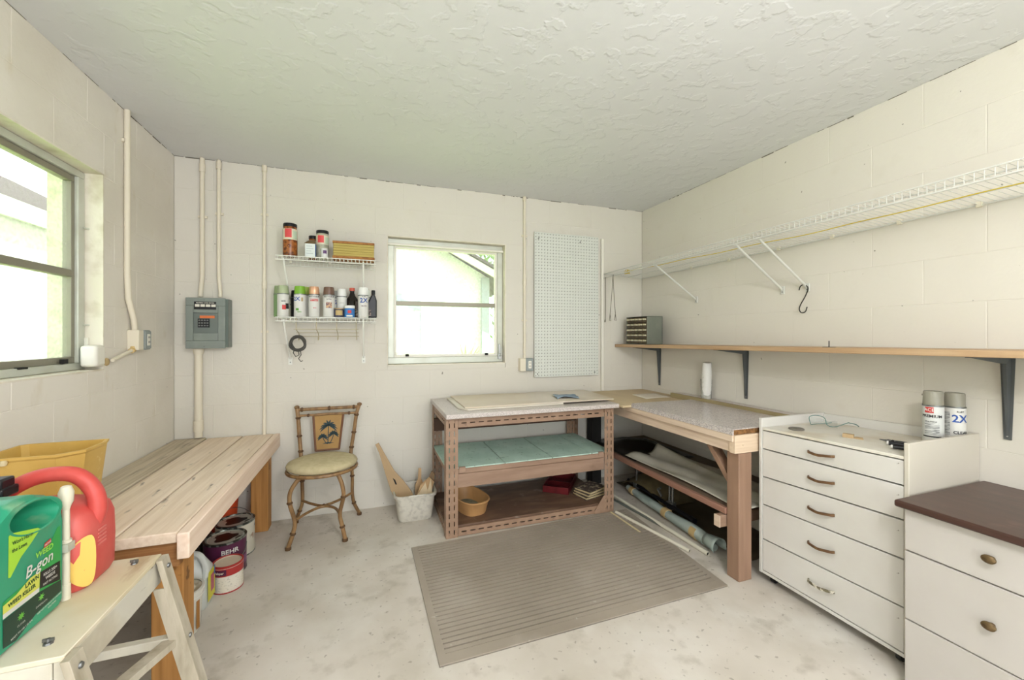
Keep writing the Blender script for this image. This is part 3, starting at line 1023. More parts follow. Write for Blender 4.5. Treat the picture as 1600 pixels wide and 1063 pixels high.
def bamboo(name, pts, r=.012, nodes=()):
    o = make(name, tb(pts, r, 10), M_bam, ch)
    for i, (p, d) in enumerate(nodes):
        p, d = Vector(p), Vector(d).normalized()
        M = Matrix.Translation(p) @ d.to_track_quat('Z', 'Y').to_matrix().to_4x4()
        make('bamboo_joint', MB().lathe([(r * 1.02, -.008), (r * 1.38, -.003), (r * 1.38, .003), (r * 1.02, .008)], (0, 0, 0), 10, M=M), M_node, o)
    return o


def curve(pts, n=6):
    """Catmull-Rom through points"""
    P = [Vector(p) for p in pts]
    P = [P[0] * 2 - P[1]] + P + [P[-1] * 2 - P[-2]]
    out = []
    for i in range(1, len(P) - 2):
        for k in range(n):
            t_ = k / n
            a, b, c, d = P[i - 1], P[i], P[i + 1], P[i + 2]
            out.append(0.5 * ((2 * b) + (c - a) * t_ + (2 * a - 5 * b + 4 * c - d) * t_ ** 2 + (3 * b - a - 3 * c + d) * t_ ** 3))
    out.append(P[-2])
    return out


for s_, fx, rx in ((-1, -.460, -.50), (1, -.145, -.075)):
    cx = -.29
    # front leg: cabriole
    if s_ < 0:
        pf = [(-.395, 2.745, .43), (-.448, 2.735, .35), (-.455, 2.732, .275), (-.428, 2.735, .16), (-.438, 2.73, .09), (-.462, 2.725, .012)]
    else:
        pf = [(-.195, 2.745, .43), (-.165, 2.737, .35), (-.157, 2.735, .275), (-.178, 2.738, .17), (-.163, 2.732, .09), (-.147, 2.727, .012)]
    bamboo('leg', curve(pf), .0125, [(pf[2], (0, 0, 1)), (pf[4], (pf[3][0] - pf[5][0], 0, .15))])
    make('foot_cap', MB().lathe([(.017, 0), (.0175, .014), (.014, .018)], (pf[-1][0], pf[-1][1], .0), 12), M_node, ch)
    if s_ < 0:
        pr = [(-.425, 3.03, .43), (-.432, 3.045, .30), (-.432, 3.055, .16), (-.452, 3.075, .09), (-.478, 3.10, .012)]
    else:
        pr = [(-.128, 3.03, .43), (-.118, 3.045, .30), (-.118, 3.055, .18), (-.108, 3.07, .10), (-.073, 3.095, .012)]
    bamboo('leg', curve(pr), .0115, [(pr[1], (0, 0, 1)), (pr[3], (pr[2][0] - pr[4][0], 0, .15))])
    make('foot_cap', MB().lathe([(.016, 0), (.0165, .014), (.013, .018)], (pr[-1][0], pr[-1][1], .0), 12), M_node, ch)
# stretchers (two crossing arcs)
bamboo('stretcher', curve([(-.435, 3.055, .165), (-.36, 2.96, .168), (-.285, 2.905, .17), (-.20, 2.96, .172), (-.118, 3.055, .178)]), .0085, [((-.285, 2.905, .17), (1, 0, 0))])
bamboo('stretcher', curve([(-.430, 2.735, .165), (-.36, 2.84, .168), (-.285, 2.89, .17), (-.215, 2.84, .17), (-.178, 2.738, .168)]), .0085)
# seat ring and cushion
ring = [(-.29 + .205 * math.cos(2 * PI * i / 36), 2.88 + .185 * math.sin(2 * PI * i / 36), .425) for i in range(36)]
make('seat_frame', tb(ring, .011, 8, closed=True), M_bam, ch)
cu = MB().lathe([(.02, 0), (.19, 0), (.207, .012), (.212, .026), (.205, .04), (.17, .054), (.10, .062), (.02, .064)], (0, 0, 0), 40)
cu.xf(Matrix.Translation((-.29, 2.88, .432)) @ Matrix.Diagonal((1, .9, 1, 1)))
make('seat', cu, M_seat, ch, smooth=60)
# back
lp = [(-.435, 3.03, .43), (-.442, 3.05, .50), (-.452, 3.065, .60), (-.462, 3.08, .72), (-.472, 3.095, .79)]
rp = [(-.128, 3.03, .43), (-.123, 3.05, .50), (-.108, 3.065, .60), (-.092, 3.08, .72), (-.072, 3.095, .79)]
bamboo('back_post', curve(lp), .0125, [(lp[1], (0, 0, 1)), (lp[2], (0, 0, 1)), (lp[3], (0, 0, 1))])
bamboo('back_post', curve(rp), .0125, [(rp[1], (0, 0, 1)), (rp[2], (0, 0, 1)), (rp[3], (.1, 0, 1))])
for p in (lp[-1], rp[-1]):
    make('finial', MB().lathe([(.004, -.012), (.014, -.008), (.017, 0), (.014, .009), (.004, .013)], p, 12), M_bam, ch)
bamboo('top_rail', [(-.468, 3.092, .773), (-.27, 3.10, .772), (-.078, 3.092, .773)], .0115, [((-.44, 3.092, .773), (1, 0, 0)), ((-.27, 3.10, .772), (1, 0, 0)), ((-.11, 3.092, .773), (1, 0, 0))])
bamboo('cross_rail', [(-.46, 3.083, .733), (-.27, 3.088, .735), (-.09, 3.083, .733)], .0085, [((-.40, 3.084, .733), (1, 0, 0)), ((-.14, 3.084, .733), (1, 0, 0))])
pn = MB().add([(-.352, 3.068, .495), (-.205, 3.068, .495), (-.180, 3.088, .725), (-.368, 3.088, .725), (-.352, 3.076, .495), (-.205, 3.076, .495), (-.180, 3.096, .725), (-.368, 3.096, .725)],
              [(0, 1, 2, 3), (7, 6, 5, 4), (0, 4, 5, 1), (1, 5, 6, 2), (2, 6, 7, 3), (3, 7, 4, 0)])
panel = make('back_panel', pn, M_panel, ch)
for a, b in (((-.352, 3.07, .488), (-.370, 3.09, .735)), ((-.205, 3.07, .488), (-.178, 3.09, .735)), ((-.355, 3.07, .49), (-.202, 3.07, .49))):
    make('panel_frame', tb([a, b], .0075, 8), mat('frame_redbrown', '#6f4a34', .45), ch)
# palm picture on the panel: raised thin painted shapes following the tilted panel
M_palm = mat('palm_paint', '#20363a', .6)


def on_panel(u, v):          # u sideways, v height above .495
    return (-.277 + u, 3.0672 + v * .087, .495 + v)


def palm(u, v0, v1, sz, lean, n):
    mb = MB()
    segs = 6
    for i in range(segs):
        a, b = i / segs, (i + 1) / segs
        ua, ub = u + lean * math.sin(a * 1.5), u + lean * math.sin(b * 1.5)
        va, vb = v0 + (v1 - v0) * a, v0 + (v1 - v0) * b
        mb.add([on_panel(ua - .0026, va), on_panel(ua + .0026, va), on_panel(ub + .0026, vb), on_panel(ub - .0026, vb)], [(0, 1, 2, 3)])
    ut, vt = u + lean * math.sin(1.5), v1
    for k in range(n):
        a = PI * (-.12 + 1.24 * k / (n - 1))
        pts = []
        for q in (0, .35, .7, 1):
            pts.append((ut + sz * q * math.cos(a), vt + sz * q * math.sin(a) * .75 - sz * .55 * q * q * abs(math.cos(a))))
        for i in range(3):
            wa, wb = (.0026, .0064, .005, .0005)[i], (.0026, .0064, .005, .0005)[i + 1]
            dx, dy = pts[i + 1][0] - pts[i][0], pts[i + 1][1] - pts[i][1]
            l = math.hypot(dx, dy) or 1
            nx_, ny_ = -dy / l, dx / l
            mb.add([on_panel(pts[i][0] - nx_ * wa, pts[i][1] - ny_ * wa), on_panel(pts[i][0] + nx_ * wa, pts[i][1] + ny_ * wa),
                    on_panel(pts[i + 1][0] + nx_ * wb, pts[i + 1][1] + ny_ * wb), on_panel(pts[i + 1][0] - nx_ * wb, pts[i + 1][1] - ny_ * wb)], [(0, 1, 2, 3)])
    return mb


pm = palm(.0, .035, .162, .058, .004, 10)
p2 = palm(-.004, .035, .088, .034, -.028, 8)
p3 = palm(.012, .035, .104, .036, .024, 8)
for q in (p2, p3):
    pm.add(q.v, q.f)
pm.add([on_panel(-.035, .04), on_panel(0, .036), on_panel(.042, .041), on_panel(0, .048)], [(0, 1, 2, 3)])
make('palm_picture', pm, M_palm, panel, smooth=0)

# ------------------------------------------------------------------ left wooden bench
WX = [('#5a4e46', (13, 4, 13), .64, .69, .75), ('#e6cdae', (6, 2, 6), .5, .8, .5)]
M_plank = wood('bench_plank', '#ecdac6', '#d2bba2', 'y', .7, WX, 60)
M_plank2 = wood('bench_plank_grey', '#cdbfa8', '#a09079', 'y', .7, [('#5a5048', (14, 2.5, 14), .58, .68, .6)], 60)
M_fasc = wood('bench_fascia', '#efd9c6', '#dcbfa6', 'y', .6, [('#8f6a50', (5, 1.8, 12), .64, .72, .5)], 50)
M_post = wood('bench_post', '#b98549', '#93632f', 'z', .7, [('#5e3b1c', (12, 12, 12), .70, .74, .8)], 55)
M_endg = wood('end_grain', '#a8784a', '#80532c', 'x', .8, (), 120)
bn = root('wooden_bench', 'low heavy wooden bench of three planks along the left wall', 'bench', (-.9, 2.43, 0))
pl = [(-1.186, -1.015), (-1.007, -.810), (-.802, -.628)]
for i, (a, b) in enumerate(pl):
    make('plank', bx(a, 1.69 + .004 * i, .567, b, 3.175, .605 + (.006 if i == 0 else 0)), M_plank2 if i == 0 else M_plank, bn, bevel=.004)
make('fascia_board', bx(-.625, 1.685, .514, -.588, 3.178, .604), M_fasc, bn, bevel=.004)
make('end_beam', bx(-1.18, 1.715, .478, -.628, 1.752, .565), M_endg, bn, bevel=.003)
make('end_beam', bx(-1.18, 3.13, .478, -.628, 3.168, .565), M_endg, bn, bevel=.003)
for (a, b, c_, d_) in ((-.725, 1.756, -.63, 1.85), (-1.18, 1.756, -1.09, 1.85), (-.73, 3.03, -.63, 3.125), (-1.18, 3.03, -1.09, 3.125)):
    make('leg', bx(a, c_ if False else b, 0, c_, d_, .566), M_post, bn, bevel=.004)
make('leg_block', bx(-.79, 1.70, .40, -.729, 1.752, .477), M_post, bn, bevel=.003)

# ------------------------------------------------------------------ under the left bench
def paint_can(label, x, y, r, h, body, ring, lid, patches=(), marks=(), handle=True, z=0.0, ang=None, spill=None):
    t = root('paint_can', label, 'paint can', (x, y, z))
    make('can_body', MB().lathe([(r * .985, 0), (r, .003), (r, h - .008), (r * .99, h - .007)], (x, y, z), 36), body, t)
    make('rim', MB().lathe([(r * 1.015, h - .008), (r * 1.02, h + .001), (r * .93, h + .002), (r * .90, h - .004)], (x, y, z), 36, cap=False), ring, t)
    make('bottom_rim', MB().lathe([(r * 1.012, 0), (r * 1.012, .006)], (x, y, z), 36), ring, t)
    make('lid', MB().lathe([(r * .90, h - .005), (r * .84, h - .001), (r * .80, h - .004), (r * .1, h - .004)], (x, y, z), 36), lid, t)
    if spill:
        def fn(u, v):
            a = u * 2 * PI
            q = v * r * (.52 + .07 * math.sin(3 * a + 1) + .05 * math.sin(5 * a))
            return (x + q * math.cos(a), y + q * math.sin(a), z + h - .0032)
        make('paint_spill', MB().grid(fn, 28, 1), spill, t)
    a = facing(x, y) if ang is None else ang
    for (m, da, half, q0, q1) in patches:
        make('label_print', patch_wrap((x, y), r + .0007, a + da, half, z + q0, z + q1, 20), m, t)
    for (s_, size, m, da, zz) in marks:
        make('lettering', text_wrap(s_, size, (x, y), r + .0014, a + da, z + zz, bold=size * .025), m, t)
    if handle:
        d = a + PI / 2 - .3
        pts = []
        for i in range(13):
            q = PI * i / 12
            ex, ez = math.cos(q), math.sin(q)
            off = handle
            pts.append((x + math.cos(d) * r * 1.03 * ex + math.cos(a) * off[0] * ez, y + math.sin(d) * r * 1.03 * ex + math.sin(a) * off[0] * ez, z + h * .78 + off[1] * ez))
        make('bail_handle', tb(pts, .002, 6), M_steel, t)
    return t


M_blkpaint = mat('black_enamel', '#0b0b0b', .3, spec=.25)
M_lidp = mat('lid_painted', '#b9beb4', .35, .4, layers=[('#1c1c1a', (22, 22, 22), .58, .62, .9)])
M_ringb = mat('ring_black', '#2a2c28', .35, .3, layers=[('#8d948a', (30, 30, 30), .5, .6, .8)])
M_pur = mat('purple_label', '#53203f', .35)
M_pur2 = mat('purple_band', '#7d4f74', .4)
M_redlab = mat('red_label', '#a52e2c', .4)
M_whlab = mat('white_label', '#dcd5c6', .5, layers=[('#9a9486', (90, 90, 160), .58, .64, .5)])
M_canw = mat('can_whiteish', '#cfc9b9', .5, layers=[('#8a5a3a', (14, 14, 14), .66, .7, .7)])
paint_can('small red and white paint can in front of the purple one', -.685, 2.43, .067, .132, M_whlab, M_redlab, mat('lid_cream', '#d8c6ae', .5),
          patches=((M_redlab, 0, 1.5, .085, .122), (M_pur, -.6, .5, .09, .118), (mat('sky_blue', '#3f83b5', .5), -1.15, .3, .02, .085)), handle=None, marks=(('Valspar', .016, M_whlab, -.6, .104),))
paint_can('gallon paint can with purple label and black spill on its lid', -.745, 2.60, .098, .185, M_pur, M_ringb, M_lidp,
          patches=((M_pur2, .0, 1.4, .04, .085),), marks=(('BEHR', .034, LABELW, .22, .138), ('PREMIUM', .018, mat('lilac_ink', '#cbb6cc', .5), .45, .088)),
          handle=(.09, -.075), spill=M_blkpaint)
paint_can('white gallon paint can with black spill at the back of the row', -.752, 2.80, .098, .19, M_canw, M_ringb, M_lidp, handle=(-.05, .10), spill=M_blkpaint,
          patches=((MATS['grey_cable'], -.2, .2, .1, .14),))
# orange bucket
t = root('orange_bucket', 'orange plastic bucket tucked behind the paint cans under the bench', 'bucket', (-.93, 2.95, 0))
make('bucket_body', MB().lathe([(.115, 0), (.12, .01), (.145, .33), (.150, .335), (.150, .35), (.141, .35), (.113, .012), (.02, .011)], (-.93, 3.0, 0), 36, cap=False), mat('orange_plastic', '#d4512a', .4), t)
make('rim_band', MB().lathe([(.146, .28), (.152, .282), (.152, .29), (.147, .292)], (-.93, 3.0, 0), 36, cap=False), MATS['orange_plastic'], t)
t = root('dark_tin', 'dark paint stained tin between the jug and the purple can', 'tin', (-.87, 2.62, 0))
make('tin_body', MB().lathe([(.06, 0), (.06, .17), (.055, .175)], (-.885, 2.68, 0), 24), mat('dark_tin_paint', '#2c2620', .35, layers=[('#6a4a22', (16, 16, 16), .6, .66, .9)]), t)
make('lid', MB().lathe([(.05, 0), (.05, .012)], (-.885, 2.68, .175), 24), M_black, t)
t = root('black_case', 'small black plastic case standing behind the jug under the bench', 'case', (-.92, 2.5, 0))
make('case_body', bx(-.965, 2.47, 0, -.895, 2.56, .20), M_black, t, bevel=.008)
make('case_lid', bx(-.967, 2.468, .155, -.893, 2.562, .215), mat('charcoal_plastic', '#3a3c42', .4), t, bevel=.008)
t = root('hose_fitting', 'black and chrome threaded hose fitting beside the bench leg', 'fitting', (-.83, 2.0, 0))
t.location = (-.80, 2.21, 0)
make('stand_tube', tb([(-.87, 2.195, 0), (-.87, 2.195, .19)], .02, 12), M_black, t)
for k in range(5):
    make('thread_ring', MB().lathe([(.022, 0), (.027, .004), (.022, .009)], (-.87, 2.195, .14 + k * .012), 14), M_black, t)
make('chrome_cap', MB().lathe([(.026, 0), (.026, .02), (.018, .028)], (-.87, 2.195, .20), 16), M_chrome, t)

# bleach jug
t = root('bleach_jug', 'translucent white bleach jug with a yellow label under the bench', 'jug', (-.79, 2.33, 0))
M_bj = mat('jug_white', '#c9ccc8', .35)


def superloop(cx, cy, a, b, n=24, p=3.0):
    out = []
    for i in range(n):
        th = 2 * PI * i / n
        c, s_ = math.cos(th), math.sin(th)
        out.append((cx + a * math.copysign(abs(c) ** (2 / p), c), cy + b * math.copysign(abs(s_) ** (2 / p), s_)))
    return out


def loft(sections, cap=True):
    """sections: list of (list of xy, z)"""
    mb = MB()
    n = len(sections[0][0])
    vs = [(a, b, z) for loop, z in sections for a, b in loop]
    fs = []
    for k in range(len(sections) - 1):
        for i in range(n):
            j = (i + 1) % n
            fs.append((k * n + i, k * n + j, (k + 1) * n + j, (k + 1) * n + i))
    if cap:
        fs.append(tuple(reversed(range(n))))
        fs.append(tuple((len(sections) - 1) * n + i for i in range(n)))
    return mb.add(vs, fs)


jx, jy = -.80, 2.305
make('jug_body', loft([(superloop(jx, jy, .075, .065), 0), (superloop(jx, jy, .083, .072), .012), (superloop(jx, jy, .083, .072), .10), (superloop(jx, jy, .082, .07), .17),
                       (superloop(jx - .01, jy, .066, .055, p=2.5), .215), (superloop(jx - .02, jy, .04, .032, p=2.2), .25), (superloop(jx - .025, jy, .022, .022, p=2), .268), (superloop(jx - .025, jy, .02, .02, p=2), .285)]), M_bj, t, smooth=50)
make('handle', tb(curve([(jx - .01, jy - .02, .262), (jx + .045, jy - .03, .25), (jx + .072, jy - .04, .20), (jx + .07, jy - .045, .15)]), .014, 10), M_bj, t)
make('cap', MB().lathe([(.024, 0), (.024, .02), (.02, .024)], (jx - .025, jy, .278), 20), mat('cap_olive', '#a9b04a', .5), t)
fa = facing(jx, jy)


def jug_face(y0_, y1_, q0, q1, m, off=.0008):
    make('label_print', MB().add([(jx + .0832 + off, jy + y0_, q0), (jx + .0832 + off, jy + y1_, q0), (jx + .0832 + off, jy + y1_, q1), (jx + .0832 + off, jy + y0_, q1)], [(0, 1, 2, 3)]), m, t)


jug_face(-.045, .045, .03, .165, mat('label_yellow', '#d6cf3f', .5))
jug_face(-.01, .03, .06, .14, mat('label_pink', '#b4566e', .5), .0014)
jug_face(.03, .045, .12, .165, MATS['sky_blue'], .0014)
make('lettering', text_flat('CLOROX', .03, (jx - .01, jy - .0735, .11), (0, 0, -1), (1, 0, 0)), mat('emboss_grey', '#9a9fa2', .5), t)
# white pail
t = root('white_pail', 'white plastic pail with a paint crusted lid behind the platform leg', 'bucket', (-.77, 2.12, 0))
px_, py_ = -.775, 2.12
M_pail = mat('pail_white', '#d9d6cc', .45)
make('pail_body', MB().lathe([(.068, 0), (.072, .006), (.08, .155), (.08, .17)], (px_, py_, 0), 32), M_pail, t)
make('rim', MB().lathe([(.081, .15), (.086, .152), (.086, .158), (.082, .16), (.082, .168), (.087, .17), (.088, .185), (.078, .187)], (px_, py_, 0), 32, cap=False), M_pail, t)
make('lid', MB().lathe([(.08, 0), (.078, .004), (.055, .001), (.05, .006), (.02, .007)], (px_, py_, .18), 32), mat('lid_crusted', '#c9bfaa', .7, layers=[('#a5967c', (22, 22, 22), .45, .6, .8)], bump=(40, .6, .004)), t)
make('label_print', patch_wrap((px_, py_), .0795, facing(px_, py_) + .9, .12, .02, .14), mat('brown_stain', '#a8743a', .6), t)

# ------------------------------------------------------------------ white tub with shims
t = root('plastic_tub', 'scuffed white plastic tub standing on the floor beside the brown workbench', 'tub', (.31, 2.97, 0))
M_tub = mat('tub_white', '#cfcabd', .55, layers=[('#a8a298', (30, 30, 30), .48, .66, .6, 8)])
rot = Matrix.Rotation(math.radians(2), 4, 'Z')
secs = []
for (hx, hy, z_) in ((.112, .115, 0), (.118, .12, .006), (.134, .14, .165), (.146, .15, .168), (.148, .152, .185), (.138, .142, .187), (.128, .134, .165), (.113, .116, .008)):
    secs.append((superloop(.298, 2.975, hx, hy, 32, 6), z_))
mb = loft(secs, cap=False)
n = 32
mb.f.append(tuple(range((len(secs) - 1) * n, len(secs) * n)))
mb.f.append(tuple(reversed(range(n))))
mb.m += [0, 0]
make('tub_body', mb, M_tub, t, smooth=50)
hp = [(.306 + dx, 2.975 - .154, .180 + dz) for dx, dz in ((-.06, 0), (-.05, .006), (.05, .006), (.06, 0))]
make('grip_lip', tb(hp, .008, 8), M_tub, t)
M_shim = wood('shim_wood', '#c2a27a', '#a5825a', 'z', .7, (), 70)
# long tapered paddle leaning left
a = math.atan2(.20, .47)
pd = MB().prism([(-.05, 0), (.06, 0), (.072, .12), (.052, .22), (.026, .31), (.014, .47), (.010, .535), (-.014, .535), (-.016, .46), (-.036, .32), (-.05, .2)], -.008, .008, 'xz')
pd.xf(Matrix.Translation((.262, 2.93, .035)) @ Matrix.Rotation(math.radians(-24), 4, 'Y') @ Matrix.Rotation(math.radians(-10), 4, 'X'))
tt = root('wooden_paddle', 'long tapered wooden paddle leaning out of the white tub', 'paddle', (.262, 2.93, .035))
make('blade', pd, mat('paddle_tan', '#a98d68', .6), tt, bevel=.002)
hl = MB().prism([(-.006, .22), (.004, .215), (.006, .25), (-.004, .27)], -.0088, -.0082, 'xz').xf(Matrix.Translation((.262, 2.93, .035)) @ Matrix.Rotation(math.radians(-24), 4, 'Y') @ Matrix.Rotation(math.radians(-10), 4, 'X'))
make('handle_slot', hl, M_dark, tt)
shims = [(.335, 3.03, 4, -4, .29, .06, 'wood offcut with a narrow neck standing at the back of the white tub', 1),
         (.315, 2.95, 34, 4, .25, .10, 'tan wood offcut slanting across the middle of the white tub', 0),
         (.335, 2.905, 14, -6, .20, .10, 'pale triangular wood wedge at the front of the white tub', 2),
         (.385, 2.98, 14, 3, .27, .055, 'dark pointed wood scrap at the right of the white tub', 0),
         (.39, 2.91, 6, -4, .22, .05, 'light wood scrap leaning on the right rim of the white tub', 2)]
for (x, y, ry, rx_, L_, w_, lab, kd) in shims:
    if kd == 1:
        poly = [(-w_ / 2, .03), (w_ / 2, .03), (w_ / 2, .17), (.012, .215), (.010, L_), (-.010, L_), (-.012, .215), (-w_ / 2, .17)]
    elif kd == 2:
        poly = [(-w_ / 2, .02), (w_ / 2, .02), (w_ / 2, L_ * .5), (.004, L_ + .03), (-w_ / 2, L_ * .6)]
    else:
        poly = [(-w_ / 2, .02), (w_ / 2, .02), (w_ / 2 * .7, L_), (-w_ / 2 * .2, L_ + .02), (-w_ / 2, L_ * .8)]
    s2 = MB().prism(poly, -.007, .007, 'xz').xf(Matrix.Translation((x, y, .012)) @ Matrix.Rotation(math.radians(ry * .6), 4, 'Y') @ Matrix.Rotation(math.radians(rx_), 4, 'X'))
    o = make('wood_scrap', s2, [M_shim, mat('shim_pale', '#d3bf9d', .7), mat('shim_dark', '#8c7355', .7)][2 if 'dark' in lab else (1 if kd == 2 else 0)], None, bevel=.0015)
    tag(o, lab, 'wood scrap')

# ------------------------------------------------------------------ brown slotted-angle workbench
M_br = mat('brown_metal', '#977a64', .5, .0, layers=[('#ab8d75', (10, 10, 10), .45, .7, .6), ('#6b5343', (26, 26, 26), .62, .74, .6)])
M_brd = mat('brown_wood', '#937763', .6, layers=[('#a88b77', (4, 30, 30), .4, .65, .6), ('#6b5344', (8, 20, 20), .6, .75, .5)])
M_lam = mat('laminate', '#c6bcb6', .28, layers=[('#9f9590', (170, 170, 170), .52, .60, .7, 2), ('#dcd6d2', (140, 140, 140), .58, .66, .7, 2)])
M_lam2 = mat('laminate_mauve', '#c9c0bb', .28, layers=[('#93898a', (150, 150, 150), .50, .58, .8, 2), ('#d9d2ce', (130, 130, 130), .56, .64, .8, 2)])


def slotted(u0, u1, v0, v1, cols, put, slot=.026, pitch=.045, sw=.007, start=.02, vertical=True):
    """flat strip with real slots. u across, v along; put(u,v)->xyz"""
    ucuts = [u0]
    holes_u = []
    for c in cols:
        ucuts += [c - sw / 2, c + sw / 2]
        holes_u.append((c - sw / 2, c + sw / 2))
    ucuts.append(u1)
    vcuts = [v0]
    hv = []
    v = v0 + start
    while v + slot < v1 - .008:
        vcuts += [v, v + slot]
        hv.append((v, v + slot))
        v += pitch
    vcuts.append(v1)
    mb = MB()
    nu, nv = len(ucuts), len(vcuts)
    vs = [put(a, b) for b in vcuts for a in ucuts]
    fs = []
    for j in range(nv - 1):
        for i in range(nu - 1):
            if (ucuts[i], ucuts[i + 1]) in holes_u and (vcuts[j], vcuts[j + 1]) in hv:
                continue
            q = j * nu + i
            fs.append((q, q + 1, q + nu + 1, q + nu))
    return mb.add(vs, fs)


wb = root('metal_workbench', 'brown slotted-angle metal workbench with two shelves against the back wall', 'workbench', (1.06, 2.82, 0))
X0, X1, Y0, Y1, ZT = .451, 1.672, 2.54, 3.135, .758


def angle_post(xc, yc, sx, sy):
    """L post; faces lie on xc plane and yc plane, extending sx, sy"""
    a = slotted(0, .075, 0, ZT, (.02, .052), lambda u, v: (xc + sx * u, yc, v), pitch=.052, slot=.03)
    b = slotted(0, .06, 0, ZT, (.02, .042), lambda u, v: (xc, yc + sy * u, v), pitch=.052, slot=.03)
    a.add(b.v, b.f)
    o = make('post', a, M_br, wb, smooth=0, solid=.0025)
    return o


angle_post(X0, Y0, 1, 1)
angle_post(X1, Y0, -1, 1)
angle_post(X0, Y1, 1, -1)
angle_post(X1, Y1, -1, -1)
# front rails
for (za, zb, nm) in ((.695, .750, 'top_rail'), (.004, .056, 'bottom_rail')):
    m_ = slotted(za, zb, X0 + .078, X1 - .078, ((za + zb) / 2,), lambda u, v: (v, Y0 + .004, u), pitch=.057, slot=.034)
    lip = zb if nm == 'top_rail' else zb
    m_.add([(X0 + .078, Y0 + .004, lip), (X1 - .078, Y0 + .004, lip), (X1 - .078, Y0 + .04, lip), (X0 + .078, Y0 + .04, lip)], [(0, 1, 2, 3)])
    make(nm, m_, M_br, wb, smooth=0, solid=.002)
for xx, s_ in ((X0 + .004, 1), (X1 - .004, -1)):
    for (za, zb) in ((.70, .752), (.006, .058)):
        m_ = slotted(za, zb, Y0 + .065, Y1 - .065, ((za + zb) / 2,), lambda u, v: (xx, v, u), pitch=.057, slot=.034)
        make('side_rail', m_, M_br, wb, smooth=0, solid=.002)
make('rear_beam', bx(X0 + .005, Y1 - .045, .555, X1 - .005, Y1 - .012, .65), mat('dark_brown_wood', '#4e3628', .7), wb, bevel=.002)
make('front_beam', bx(X0 + .076, Y0 + .003, .312, X1 - .076, Y0 + .035, .398), M_brd, wb, bevel=.002)
make('rear_shelf_beam', bx(X0 + .076, Y1 - .04, .312, X1 - .076, Y1 - .01, .398), M_brd, wb, bevel=.002)
make('shelf_board', bx(X0 + .006, Y0 + .006, .399, X1 - .006, Y1 - .008, .430), M_brd, wb, bevel=.003)
M_grn = mat('green_paint', '#bcd6c8', .6, layers=[('#a2c0b0', (5, 5, 5), .4, .65, .7), ('#5f786c', (40, 40, 40), .62, .7, .6), ('#c3d6c8', (9, 9, 9), .58, .7, .5)])
gp = [(X0 + .005, .845), (.849, 1.19), (1.194, 1.50), (1.504, X1 - .005)]
for a, b in gp:
    make('green_panel', bx(a, Y0 + .012, .4305, b - .002, Y1 - .008, .4375), M_grn, wb, bevel=.001)
make('corner_clip', bx(X0 + .082, Y0 + .001, .405, X0 + .125, Y0 + .02, .441), M_brd, wb, bevel=.002)
make('corner_clip', bx(X1 - .12, Y0 + .001, .418, X1 - .08, Y0 + .02, .441), M_brd, wb, bevel=.002)
make('bottom_shelf', bx(X0 + .006, Y0 + .008, .058, X1 - .006, Y1 - .005, .072), mat('dark_shelf', '#634a3a', .5, layers=[('#7d6350', (4, 14, 14), .45, .65, .7), ('#8f8276', (12, 12, 12), .62, .7, .5)]), wb, bevel=.002)
make('gusset', MB().prism([(X1 - .075, .004), (X1 - .16, .004), (X1 - .16, .02), (X1 - .085, .125), (X1 - .075, .125)], Y0 - .004, Y0 - .001, 'xz'), M_br, wb)
bolts = [(X0 + .018, .735), (X0 + .058, .735), (X0 + .06, .35), (X1 - .02, .735), (X1 - .058, .735), (X1 - .06, .35), (X1 - .06, .43), (X0 + .02, .03), (X0 + .06, .03), (X1 - .02, .03), (X1 - .06, .03), (X1 - .13, .03), (X1 - .06, .10)]
for (a, b) in bolts:
    make('bolt', MB().lathe([(.007, 0), (.006, .005)], (0, 0, 0), 6, M=Matrix.Translation((a, Y0 - .001, b)) @ Matrix.Rotation(PI / 2, 4, 'X')), M_br, wb)
make('worktop', bx(.443, 2.492, .7605, 1.690, 3.178, .790), M_lam, wb, bevel=.004)

# boards lying on it
M_hb = mat('hardboard', '#cdbda4', .6, layers=[('#bfad92', (3, 3, 3), .4, .7, .6), ('#d9cfc4', (1.3, 1.3, 1.3), .35, .6, .8)])  # paler base and whitish patches paint window glare into the board colour
o = make('white_board', MB().prism([(.555, 2.66), (.60, 2.585), (1.30, 2.60), (1.30, 3.08), (.555, 3.10)], .7905, .802, 'xy'), mat('white_board', '#d8d0c0', .6), None, bevel=.002)
tag(o, 'white board with a clipped corner lying under the larger hardboard panel', 'board')
o = make('hardboard_panel', MB().prism([(.585, 2.60), (1.715, 2.60), (1.745, 3.09), (.59, 3.13)], .8025, .812, 'xy'), M_hb, None, bevel=.0015)
tag(o, 'large tan hardboard panel lying on top of the brown workbench', 'board')
# rag / glove
o = make('shop_rag', MB().grid(lambda u, v: (1.30 + .17 * u + .02 * v, 2.70 + .13 * v + .02 * math.sin(5 * u), .8135 + .010 * abs(math.sin(3.1 * u + 2 * v)) + .006 * math.sin(7 * v + 3 * u) ** 2), 14, 10), mat('rag_blue', '#8b9aa5', .85, layers=[('#6a7a86', (20, 20, 20), .45, .6, .6)]), None, solid=.004, smooth=60)
tag(o, 'crumpled blue grey rag lying on the hardboard panel', 'rag')

